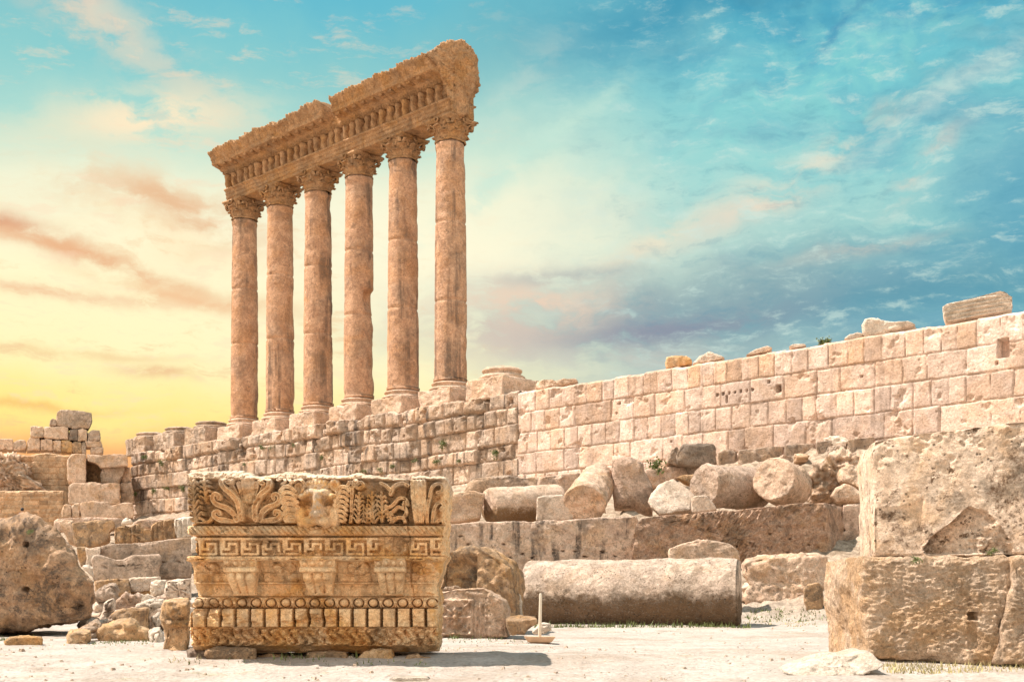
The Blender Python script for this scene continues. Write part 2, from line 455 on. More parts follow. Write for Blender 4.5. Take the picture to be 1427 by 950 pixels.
# ------------------------------------------------------------------ coursed walls
def ashlar(name, label, cat, org, u, nrm, s0, s1, zb, ztop, courses, wr, mat, res=.04, rough=None, thick=3., joint=.03, jd=.07,
           seed=3, holes=(), wave=.0, blockj=.03, putlogs=.05, tone=1., brown=0.):
    ns = int((s1 - s0) / res) + 1
    s = np.linspace(s0, s1, ns)
    zt = ztop(s)
    nz = int((zt.max() - zb) / res) + 1
    b = np.linspace(0, 1, nz)
    Sg = np.repeat(s[None, :], nz, 0); Zg = zb + b[:, None] * (zt - zb)[None, :]
    r = np.random.default_rng(seed)
    Zw = Zg + wave * pn(np.stack([Sg * .15, 0 * Sg, 0 * Sg + 2.2], -1)) + .03 * pn(np.stack([Sg * 1.3, Zg * 1.3, 0 * Sg], -1))
    Sw = Sg + .03 * pn(np.stack([Sg * 1.3, Zg * 1.3, 0 * Sg + 7], -1))
    cb = np.array(sorted(courses))
    ci = np.clip(np.searchsorted(cb, Zw) - 1, 0, len(cb) - 2)
    dep = np.zeros_like(Sg); tint = np.ones_like(Sg); warm = np.zeros_like(Sg); dmin = np.full(Sg.shape, 9.)
    rf = np.zeros_like(Sg) if rough is None else rough(Sg, Zg)
    for k in range(len(cb) - 1):
        mk = ci == k
        if not mk.any(): continue
        js = [s0 - r.uniform(0, 1)]
        while js[-1] < s1 + 1:
            lo, hi = wr(k, r); js.append(js[-1] + r.uniform(lo, hi))
        js = np.array(js)
        sv, zv = Sw[mk], Zw[mk]
        bi = np.clip(np.searchsorted(js, sv) - 1, 0, len(js) - 2)
        nbk = len(js)
        o = r.normal(0, blockj, nbk); tx = r.normal(0, .02, nbk); tz = r.normal(0, .02, nbk)
        tt = np.clip(r.normal(1., .115, nbk), .70, 1.15); tt = np.where(r.random(nbk) < .12, tt * .8, tt); ww = np.clip(r.normal(.05, .22, nbk), 0, .8); er = np.clip(r.normal(.4, .5, nbk), .1, 1.6)
        cs = (js[bi] + js[bi + 1]) / 2; cz = (cb[k] + cb[k + 1]) / 2
        ds = np.minimum(sv - js[bi], js[bi + 1] - sv); dz = np.minimum(zv - cb[k], cb[k + 1] - zv)
        jt = np.where(r.random(nbk) < .12, .3, 1.)[bi]
        dmin[mk] = np.minimum(ds / jt, dz)
        nn = fbm(np.stack([sv * 1.4, zv * 1.4, bi * 3.7 + k], -1), 4, .55, seed)
        dep[mk] = o[bi] * (1 + 2.5 * rf[mk]) + tx[bi] * (sv - cs) + tz[bi] * (zv - cz) + nn * er[bi] * (.025 + .11 * rf[mk])
        tint[mk] = tt[bi] * tone; warm[mk] = np.clip(ww[bi] + brown, 0, 1)
        for q in range(nbk - 1):           # small sockets cut in some blocks
            if r.random() < putlogs * 3 and js[q + 1] - js[q] > .5 and cb[k + 1] - cb[k] > .6:
                for _ in range(r.integers(1, 4)):
                    hs = r.uniform(js[q] + .2, js[q + 1] - .2); hz = r.uniform(cb[k] + .25, cb[k + 1] - .2)
                    w = r.uniform(.05, .09)
                    hm = (np.abs(Sg - hs) < w) & (np.abs(Zg - hz) < w); dep[hm] -= .22
    jw = joint * (1 + 1.8 * np.clip(rf, 0, 1)) * (1 + .8 * np.clip(fbm(np.stack([Sg * .8, Zg * .8, 0 * Sg + 5], -1), 2, .5, seed), -.6, 1.5))
    dep -= (jd * (1 + 1.6 * rf)) * np.exp(-(dmin / jw) ** 2) + (.012 + .11 * rf) * np.exp(-(dmin / (.07 + .09 * rf)) ** 2)
    chip = np.clip(fbm(np.stack([Sg * .9, Zg * .9, 0 * Sg + 3], -1), 4, .55, seed + 2) - .42, 0, 1)
    dep -= chip * (.22 + .9 * rf)
    for hs, hz, hw, hh in holes:
        hm = (np.abs(Sg - hs) < hw) & (np.abs(Zg - hz) < hh); dep[hm] = -.6
    dep -= .18 * np.exp(-((zt[None, :] - Zg) / .06) ** 2)
    # wrap to the back: top and both ends
    dep = np.vstack([dep, dep[-1:] - .25, np.full((1, ns), -thick)]); Sg = np.vstack([Sg, Sg[-1:], Sg[-1:]]); Zg = np.vstack([Zg, Zg[-1:] + .01, Zg[-1:]])
    tint = np.vstack([tint, tint[-1:], tint[-1:]]); warm = np.vstack([warm, warm[-1:], warm[-1:]])
    pad = lambda a, l, rr: np.hstack([l, a, rr])
    dep = pad(dep, np.full((len(dep), 1), -thick), np.full((len(dep), 1), -thick))
    Sg = pad(Sg, Sg[:, :1], Sg[:, -1:]); Zg = pad(Zg, Zg[:, :1], Zg[:, -1:]); tint = pad(tint, tint[:, :1], tint[:, -1:]); warm = pad(warm, warm[:, :1], warm[:, -1:])
    XY = org + Sg[..., None] * u + dep[..., None] * nrm
    V = np.concatenate([XY, Zg[..., None]], -1)
    mid = org + (s0 + s1) / 2 * u
    loc = np.array([mid[0], mid[1], zb])
    q = grid_q(*Sg.shape)
    if u[0] * nrm[1] - u[1] * nrm[0] > 0: q = q[:, ::-1]
    o = mesh_obj(name, V - loc, q, None, mat, None, tuple(loc), attrs={'tint': tint, 'warm': warm})
    return tag(o, label, cat)


def widths(k, r):
    return (.75, 1.15) if k % 2 == 1 else ((1.0, 1.9) if r.random() < .7 else (1.8, 2.9))


def zt_pod(s):
    return 13.72 - .28 * np.clip(fbm(np.stack([s * .5, 0 * s, 0 * s], -1), 4, .6, 3) + .1, 0, 1.2) - .0 * s


SJ = s_wall(722)
ashlar('podium_wall', 'long eroded ashlar podium wall with tufts of weeds, under the six columns', 'wall', O, M, NV, s_wall(183), SJ - .02, 6.6, zt_pod,
       [6.0, 7.35, 8.3, 9.5, 10.4, 11.6, 12.65, 13.9], widths, MT['podium'], rough=lambda s, z: .17 + .60 * ss(11.6, 12.7, z + .6 * pn(np.stack([s * .12, z * .2, 0 * s], -1))) + .42 * np.clip(.15 + pn(np.stack([s * .16, z * .35, 0 * s + 4], -1)), 0, 1) * ss(-26, -6, s), seed=5, joint=.03, wave=.2, tone=.94, brown=.08, blockj=.05)

hz = lambda px, py: (s_wall(px), EYE + (HY - py) * Ywall(px) / F)
hl = [(*hz(1085, 541), .16, .17), (*hz(1398, 485), .25, .42)]
hl += [(*hz(1000 + i * 8.2, 550 - i * 1.15), .075, .075) for i in range(7)] + [(*hz(1013, 556), .06, .2)]


def zt_right(s):
    return 13.53 - .05 * np.clip(pn(np.stack([s * .9, 0 * s, 0 * s], -1)), -1, 1) + .03 * np.sign(pn(np.stack([np.floor(s / 1.1) * 3.3, 0 * s, 0 * s], -1)))


ashlar('ashlar_wall', 'tall clean pale ashlar wall rising to the right edge, square socket holes in it', 'wall', O + .0 * NV, M, NV, SJ, 46., 6.4, zt_right,
       [5.9, 7.15, 8.55, 9.82, 11.06, 12.28, 13.8], widths, MT['wall'], rough=lambda s, z: .01 + .16 * np.clip(pn(np.stack([s * .2, z * .3, 0 * s], -1)), 0, 1), seed=21, joint=.022, holes=hl, blockj=.016, putlogs=.022)


# ------------------------------------------------------------------ column kit
Z_POD, Z_PL, Z_BASE, Z_CAP, Z_ENT = 13.55, 14.75, 15.35, 31.2, 32.7


def axis(k):
    return C6 - k * GAP * M


def leaf_grid(r0, z0, ang, w, h, curl, jag, seed, bell):
    """one acanthus leaf as a bent lobed strip (front and back)"""
    n, m = 9, 7
    v = np.linspace(0, 1, n)[:, None]; u = np.linspace(-1, 1, m)[None, :]
    wid = w * (.75 + .5 * np.sin(v * np.pi * .85)) * (1 - .55 * v ** 3) * (1 + .16 * np.sin(v * 26 + seed) * np.abs(u))
    zz = z0 + h * (v - .32 * np.clip(v - .74, 0, 1) ** 2 * 12 * .4) + 0 * u
    rr = bell(np.clip(zz, z0, 9e9)) + .05 + curl * v ** 3.2 - .07 * np.abs(u) * (1 - v) + .03 * np.cos(u * 8) + 0 * u
    zz = np.where(v > .86, zz - (v - .86) * h * 1.3, zz) + 0 * u
    a = ang + u * wid / np.maximum(rr, .4)
    P = np.stack([rr * np.cos(a), rr * np.sin(a), zz], -1)
    Pb = np.stack([(rr - .09) * np.cos(a), (rr - .09) * np.sin(a), zz - .03], -1)
    q1 = grid_q(n, m); q2 = grid_q(n, m, off=n * m)[:, ::-1]
    ring = []
    idx = np.arange(n * m).reshape(n, m)
    border = np.concatenate([idx[0], idx[1:, -1], idx[-1, ::-1][1:], idx[::-1, 0][1:-1]])
    b2 = np.roll(border, -1)
    ring = np.stack([border, border + n * m, b2 + n * m, b2], -1)
    return np.vstack([P.reshape(-1, 3), Pb.reshape(-1, 3)]), np.vstack([q1, q2, ring])


def capital_mesh(name, parent, loc, seed, rz):
    H = Z_ENT - Z_CAP
    bell = lambda z: 0.93 + .05 * np.clip(z, 0, 9) + .26 * np.clip(z / H, 0, 1) ** 2.5
    Vs, Qs, off = [], [], 0

    def add(V, Q):
        nonlocal off
        Vs.append(V); Qs.append(Q + off); off += len(V)
    a = np.linspace(0, 2 * np.pi, 48, endpoint=False)
    zz = np.array([0, .04, .1, .12, .3, .6, .9, 1.1, 1.22, 1.24]); rr = np.array([.98, 1.04, 1.03, .95, *bell(zz[4:])]); rr[-1] = .2
    V = np.stack([rr[:, None] * np.cos(a), rr[:, None] * np.sin(a), zz[:, None] + 0 * a], -1)
    add(V.reshape(-1, 3), grid_q(len(zz), 48, True))
    for k in range(8):
        add(*leaf_grid(0, .1, k * np.pi / 4 + .39, .36, .56, .30, .1, seed + k, bell))
        add(*leaf_grid(0, .22, k * np.pi / 4, .36, .86, .36, .1, seed + k + 9, bell))
    for k in range(4):                                   # volutes under the corners of the abacus
        for sgn in (-1, 1):
            t = np.linspace(0, 1, 16)
            ang = k * np.pi / 2 + np.pi / 4 + sgn * (.34 * (1 - t) + .07)
            rad = 1.05 + .55 * t ** 1.3; ze = .72 + .45 * np.sin(t * np.pi * .62)
            sp = t > .8; ze = np.where(sp, ze - (t - .8) * 1.3, ze); rad = np.where(sp, rad - (t - .8) * .9, rad)
            ring = np.linspace(0, 2 * np.pi, 7, endpoint=False); th = .11
            cpt = np.stack([rad * np.cos(ang), rad * np.sin(ang), ze], -1)
            er = np.stack([np.cos(ang), np.sin(ang), 0 * ang], -1)
            et = np.stack([-np.sin(ang), np.cos(ang), 0 * ang], -1)
            V = cpt[:, None, :] + th * (np.cos(ring)[None, :, None] * er[:, None] + 1.2 * np.sin(ring)[None, :, None] * et[:, None])
            add(V.reshape(-1, 3), grid_q(16, 7, True))
        # flower on the abacus
        V = []
        for i, r in enumerate((.02, .17, .2, .1)):
            for b in ring:
                V.append((1.22 + .05 * i, r * np.cos(b), 1.28 + r * np.sin(b)))
        V = np.array(V); c, s = math.cos(k * np.pi / 2), math.sin(k * np.pi / 2)
        V = np.stack([V[:, 0] * c - V[:, 1] * s, V[:, 0] * s + V[:, 1] * c, V[:, 2]], -1)
        add(V, grid_q(4, 7, True))
    V = np.vstack(Vs); Q = np.vstack(Qs)
    V = V + .05 * np.stack([fbm(V * 3.1, 3, .5, seed), fbm(V * 3.1, 3, .5, seed + 5), fbm(V * 3.1, 3, .5, seed + 7)], -1)
    o = mesh_obj(name, V, Q, None, MT['entab'], parent, loc)
    o.rotation_euler = (0, 0, rz)
    # abacus with hollow sides
    a = np.linspace(0, 2 * np.pi, 64, endpoint=False)
    ab = (a + np.pi / 4) % (np.pi / 2) - np.pi / 4
    rsq = 1.16 / np.cos(ab) * (1 + .06 * (np.abs(ab) / .785) ** 3)
    V = []
    for r, z in ((.05, 1.2), (.93, 1.2), (1., 1.26), (.97, 1.32), (1.06, 1.36), (1.06, H), (.05, H)):
        V.append(np.stack([rsq * r * np.cos(a), rsq * r * np.sin(a), np.full(64, z)], -1))
    V = np.array(V).reshape(-1, 3); V = V + .04 * fbm(V * 2.5, 3, .5, seed + 3)[:, None]
    mesh_obj('abacus', V, grid_q(7, 64, True), None, MT['entab'], o)
    return o


def plinth(parent, seed, z0, z1, mat, hw=1.55, name='plinth'):
    out = [(-hw, z0), (hw, z0), (hw, z1), (-hw, z1)]
    o = prism(name, out, (0, -hw, 0), 2 * hw, MT[mat], rnd=.09, amp=.085, freq=.8, seed=seed, res=.11, parent=parent, rough=.5)
    return o


def base_prof(z0, z1, r):
    h = z1 - z0
    pts = [(0, 1.36), (.04, 1.42), (.14, 1.46), (.26, 1.43), (.33, 1.36), (.36, 1.28), (.45, 1.2), (.55, 1.17), (.62, 1.2), (.66, 1.25), (.74, 1.29), (.84, 1.27), (.9, 1.2), (.93, 1.13), (1, 1.08)]
    return [(t, v * r / 1.08) for t, v in pts]


LAB = ['nearest the ashlar wall, under the broken beam end',
       'second nearest to the ashlar wall',
       'with a deep bite out of its right side',
       'just left of the bitten column',
       'between the farthest column and the third from left',
       'farthest left, under the beam end with jutting cornice']
for k in range(6):
    a = axis(k)
    col = empty('column', (a[0], a[1], Z_POD), ('weathered brown Corinthian column ' + LAB[k]), 'column', 'six standing Corinthian columns')
    p = plinth(col, 40 + k * 3.1, .0, Z_PL - Z_POD, 'plinth'); p.rotation_euler = (0, 0, 0)
    # turn the plinth about the column axis
    v = Vector(p.location); p.location = (v.x * math.cos(YAW) - v.y * math.sin(YAW), v.x * math.sin(YAW) + v.y * math.cos(YAW), v.z); p.rotation_euler = (0, 0, YAW)
    lathe('base', (0, 0, Z_PL - Z_POD), (0, 0, Z_BASE - Z_POD), base_prof(0, 1, 1.08), MT['plinth'], col, nseg=56, amp=.03, freq=1., seed=k + 2.)

    def shaft_fn(Rg, T, Pp, dirv, k=k):
        zc = T * (Z_CAP - Z_BASE)
        for zj in (.335 + .02 * (k % 3), .665 - .015 * (k % 2)):
            Rg = Rg - .075 * np.exp(-((zc - zj * 15.85) / .09) ** 2)
        cam = dirv[..., 0] * .92 + dirv[..., 1] * -.25
        nz = fbm(Pp * np.array([.5, .5, .28]), 4, .6, 77 + k * 4)
        Rg = Rg - .22 * ss(.62, .98, cam) * np.clip(nz - .12, 0, 1) - .09 * np.clip(fbm(Pp * .9, 3, .5, k + 33) - .35, 0, 1)
        Rg = Rg - .18 * np.exp(-(zc / .5) ** 2) * np.clip(fbm(Pp * .8, 3, .5, k + 50), 0, 1)
        if k == 2:
            side = ss(.45, .95, cam)
            Rg = Rg - side * (.62 * ss(7.85, 7.55, zc) * ss(6.0, 7.3, zc) + .28 * ss(8.0, 7.2, zc) * ss(.6, 2.2, zc) * (.7 + .5 * nz))
        return Rg, T
    lathe('shaft', (0, 0, Z_BASE - Z_POD), (0, 0, Z_CAP - Z_POD + .02), [(0, 1.17), (.008, 1.12), (.02, 1.09), (.33, 1.075), (.7, 1.02), (.965, .955), (.975, 1.0), (.985, 1.02), (1, .98)],
          MT['shaft'], col, nseg=72, nt=190, amp=.018, freq=.7, seed=k * 2.3, fn=shaft_fn, rel=True)
    capital_mesh('capital', col, (0, 0, Z_CAP - Z_POD), 10 + k * 7., YAW)

for k, lb in ((-1, 'broad pale column base stump on the wall right of the six columns'), (6, 'grey column base stump next to the farthest column, largest of three'),
              (7, 'grey column base stump, middle of three on the podium'), (8, 'grey stump of a column base at the far left corner of the podium')):
    a = axis(k)
    st = empty('column_stump', (a[0], a[1], Z_POD), lb, 'column base', 'column bases without shafts')
    mt = 'plinth' if k == -1 else 'weathered'
    p = plinth(st, 70 + k * 2.7, 0, (1.35 if k == -1 else 1.5), mt, 1.62 if k == -1 else 1.6)
    v = Vector(p.location); p.location = (v.x * math.cos(YAW) - v.y * math.sin(YAW), v.x * math.sin(YAW) + v.y * math.cos(YAW), v.z); p.rotation_euler = (0, 0, YAW)
    zb = 1.35 if k == -1 else 1.5
    lathe('base', (0, 0, zb), (0, 0, zb + (.75 if k == -1 else .55)), base_prof(0, 1, 1.1) + [], MT[mt], st, nseg=56, amp=.05, freq=1., seed=k + 22.)

# ------------------------------------------------------------------ entablature
ENT = empty('entablature', (C6[0], C6[1], Z_ENT), 'long carved stone entablature across the tops of the six columns, broken at its right', 'entablature')
ENT.rotation_euler = (0, 0, math.atan2(M[1], M[0]))       # local x = along M, local -y = outwards (NV)


def sweep(name, prof, s0, s1, res, fn, mat, seed, amp=.014):
    """closed profile [(d out, z)] swept along the entablature"""
    pr = np.array(prof, float)
    seg = np.hypot(*(np.roll(pr, -1, 0) - pr).T); pts = []
    for i in range(len(pr)):
        nn = max(1, int(seg[i] / .09)); j = (i + 1) % len(pr)
        for t in np.linspace(0, 1, nn, endpoint=False): pts.append(pr[i] * (1 - t) + pr[j] * t)
    pts = np.array(pts); m = len(pts)
    s = np.linspace(s0, s1, int((s1 - s0) / res) + 1); n = len(s)
    Sg = np.repeat(s[:, None], m, 1); D = np.repeat(pts[None, :, 0], n, 0); Z = np.repeat(pts[None, :, 1], n, 0)
    P = np.stack([Sg, D, Z], -1)
    k = amp * (fbm(P * .9, 3, .5, seed) + .6 * fbm(P * 3.3, 3, .5, seed + 2))
    Sg, D, Z = fn(Sg, D + k, Z + .6 * k)
    V = np.stack([Sg, -D, Z - Z_ENT], -1).reshape(-1, 3)
    q = grid_q(n, m, True)
    a = len(V); V = np.vstack([V, V[:m].mean(0), V[-m:].mean(0)])
    j = np.arange(m); j2 = (j + 1) % m
    tr = np.vstack([np.stack([np.full(m, a), j2, j], -1), np.stack([np.full(m, a + 1), a - m + j, a - m + j2], -1)])
    return mesh_obj(name, V, q, tr, mat, ENT)


def wear(s, d, z, a, f, seed):
    return a * np.clip(fbm(np.stack([s * f, d * f, z * f], -1), 3, .55, seed) - .15, 0, 1)


S_L = -5 * GAP - 1.1


def arch_fn(s, d, z):
    w = wear(s, d, z, .35, .6, 3.)
    jn = sum(np.exp(-((s + GAP * k) / .05) ** 2) for k in range(6))
    d = d - np.sign(d) * (w * .6 + .06 * jn)
    return s, d, z + np.where(z < 32.9, w * .5, 0)


sweep('architrave', [(-.95, 32.7), (.95, 32.7), (.95, 32.98), (1.01, 33.0), (1.01, 33.28), (1.07, 33.3), (1.07, 33.5), (1.24, 33.6), (1.24, 33.7), (-1.2, 33.7), (-1.2, 33.6), (-1.0, 33.5)], S_L, 1.25, .09, arch_fn, MT['entab'], 61)
sweep('frieze', [(-.95, 33.703), (.85, 33.703), (.85, 34.8), (-.95, 34.8)], S_L + .05, 1.2, .12, lambda s, d, z: (s, d - np.sign(d) * wear(s, d, z, .4, .7, 8.), z), MT['entab'], 62)


def corn_fn(s, d, z):
    den = ((s / .26) % 1 < .55) & (z > 34.86) & (z < 35.06) & (d > 1.1) & (d < 1.6)
    d = np.where(den, d - .16, d)
    brk = ss(-11.25, -10.9, s) * ss(-9.75, -10.1, s)
    end = ss(.15, .6, s)
    lim = 3. - 1.75 * brk - 1.2 * end
    d = np.minimum(d, lim + .12 * fbm(np.stack([s * 2, d * 2, z * 2], -1), 2, .5, 4))
    z = np.where(z > 35.5, z - .35 * brk * (z - 35.5), z)
    # broken sima edge
    step = np.clip(fbm(np.stack([np.floor(s * 1.15) * 1.7, 0 * s, 0 * s], -1), 2, .5, 19) * .9 + .1, 0, .55)
    fin = np.clip(fbm(np.stack([s * 2.2, d * 1.2, z * 0], -1), 3, .6, 23), 0, 1)
    top = ss(35.85, 36.35, z)
    z = z - top * (step * .48 + .14 * fin)
    low = ss(-13.6, -12.2, s) * ss(-11.0, -11.4, s) + ss(-20.5, -19.8, s) * ss(-18.3, -19., s)
    z = z + top * .18 * low
    # carved flutes of the sima
    d = d + np.where((z > 35.78) & (d > 1.6), .05 * np.sin(s * 2 * np.pi / .36) + .04 * np.sin(s * 2 * np.pi / .82), 0)
    d = d - wear(s, d, z, .38, .5, 41.) * (d > 1)
    return s, d, z


sweep('cornice', [(-1.5, 34.803), (1.02, 34.803), (1.08, 34.86), (1.3, 34.88), (1.3, 35.05), (1.42, 35.1), (1.5, 35.2), (2.2, 35.38), (2.22, 35.42), (2.26, 35.7), (2.34, 35.74), (2.34, 35.8), (2.36, 35.86), (2.45, 36.05), (2.6, 36.25), (2.66, 36.45), (2.4, 36.5), (-1.6, 36.5), (-1.9, 36.2), (-1.6, 35.4)],
      S_L - .15, .75, .05, corn_fn, MT['entab'], 63, .012)

# brackets of the frieze (animal foreparts) and of the cornice, one mesh each, copied
def console_mesh():
    n, m = 15, 14
    v = np.linspace(0, 1, n); a = np.linspace(0, 2 * np.pi, m, endpoint=False)
    out = .30 + .16 * np.sin(v * np.pi * 1.05) + .16 * ss(.6, .95, v)
    wid = .17 + .05 * np.sin(v * 9.) + .07 * ss(.62, .8, v) - .04 * ss(.85, 1, v)
    Vv = []
    for i in range(n):
        Vv.append(np.stack([wid[i] * np.cos(a), -out[i] * np.clip(np.sin(a), -.25, 1) * (1 + .06 * np.sin(3 * a)), np.full(m, v[i] * .8)], -1))
    V = np.array(Vv).reshape(-1, 3); V += .035 * np.stack([fbm(V * 5, 2, .5, 2), fbm(V * 5, 2, .5, 6), 0 * V[:, 0]], -1)
    k = len(V); V = np.vstack([V, V[:m].mean(0), V[-m:].mean(0)]); j = np.arange(m); j2 = (j + 1) % m
    return V, grid_q(n, m, True), np.vstack([np.stack([np.full(m, k), j2, j], -1), np.stack([np.full(m, k + 1), k - m + j, k - m + j2], -1)])


V, q, tr = console_mesh()
c0 = mesh_obj('frieze_bracket', V, q, tr, MT['entab'], ENT)
ns = 31
for i in range(ns):
    o = c0 if i == 0 else c0.copy()
    if i: COL.objects.link(o); o.parent = ENT
    s = S_L + .35 + i * (24.6 / (ns - 1)) + random.uniform(-.04, .04)
    o.location = (s, -.82, 33.7 - Z_ENT); o.scale = (random.uniform(.85, 1.1), random.uniform(.75, 1.2), 1.36)
# modillions
out = [(-.17, 0), (.17, 0), (.17, .2), (-.17, .2)]
m0 = prism('modillion', out, (0, 0, 0), .75, MT['entab'], rnd=.07, amp=.05, freq=2.5, seed=3., res=.06, parent=ENT)
for i in range(26):
    o = m0 if i == 0 else m0.copy()
    s = S_L + .25 + i * .95
    if -11.2 < s < -9.9: s += 1.1
    if i: COL.objects.link(o); o.parent = ENT
    o.location = (s, -2.1, 35.17 - Z_ENT); o.scale = (1, random.uniform(.8, 1.05), random.uniform(.8, 1.1))

# ragged end of the beam
pp = np.array(crop('N', [(1105, 150), (1140, 110), (1200, 78), (1280, 50), (1325, 78), (1350, 120), (1345, 190), (1358, 235), (1335, 268), (1312, 310), (1310, 415), (1225, 425), (1205, 330), (1190, 250), (1160, 190)]))
w = W(pp[:, 0], pp[:, 1], 80.2)
be = prism('broken_end', np.stack([w[:, 0], w[:, 2]], -1), (0, 80.0, 0), 2.6, MT['entab'], rnd=.3, amp=.17, freq=.8, seed=91., res=.07, rough=.7, pit=.12, ky=(.35, -.12))
bpy.context.view_layer.update(); be.parent = ENT; be.matrix_parent_inverse = ENT.matrix_world.inverted()


# ------------------------------------------------------------------ the carved cornice block with the lion head
LY = 17.6; LU = LY / F / 3.167             # metres per carving unit
l_x = lambda u: (250 + np.asarray(u, float) / 3.167 - CX) * LY / F
l_z = lambda v: EYE - (640 + np.asarray(v, float) / 3.167 - HY) * LY / F


def curve(pts, n=10):
    p = np.array(pts, float); p = np.vstack([2 * p[0] - p[1], p, 2 * p[-1] - p[-2]])
    out = []
    t = np.linspace(0, 1, n, endpoint=False)[:, None]
    for i in range(1, len(p) - 2):
        a, b, c, d = p[i - 1], p[i], p[i + 1], p[i + 2]
        out.append(.5 * (2 * b + (c - a) * t + (2 * a - 5 * b + 4 * c - d) * t ** 2 + (3 * b - a - 3 * c + d) * t ** 3))
    return np.vstack(out + [p[-2:-1]])


def dist_poly(U, Vv, P):
    best = np.full(U.shape, 1e9); ft = np.zeros(U.shape)
    for i in range(len(P) - 1):
        a, b = P[i], P[i + 1]; e = b - a; l2 = max((e ** 2).sum(), 1e-9)
        t = np.clip(((U - a[0]) * e[0] + (Vv - a[1]) * e[1]) / l2, 0, 1)
        d = np.hypot(U - a[0] - t * e[0], Vv - a[1] - t * e[1])
        m = d < best; best = np.where(m, d, best); ft = np.where(m, (i + t) / (len(P) - 1), ft)
    return best, ft


def ridge(Hm, U, Vv, pts, w, h, groove=.45, taper=0.):
    P = curve(pts); lo = P.min(0) - w - 2; hi = P.max(0) + w + 2
    m = (U > lo[0]) & (U < hi[0]) & (Vv > lo[1]) & (Vv < hi[1])
    if not m.any(): return
    d, f = dist_poly(U[m], Vv[m], P)
    ww = w * (1 - taper * f)
    x = d / ww
    k = np.where(x < 1, h * np.clip(1 - x ** 6, 0, 1) ** .7 - groove * h * np.exp(-(x / .5) ** 4), -9)
    Hm[m] = np.maximum(Hm[m], k)


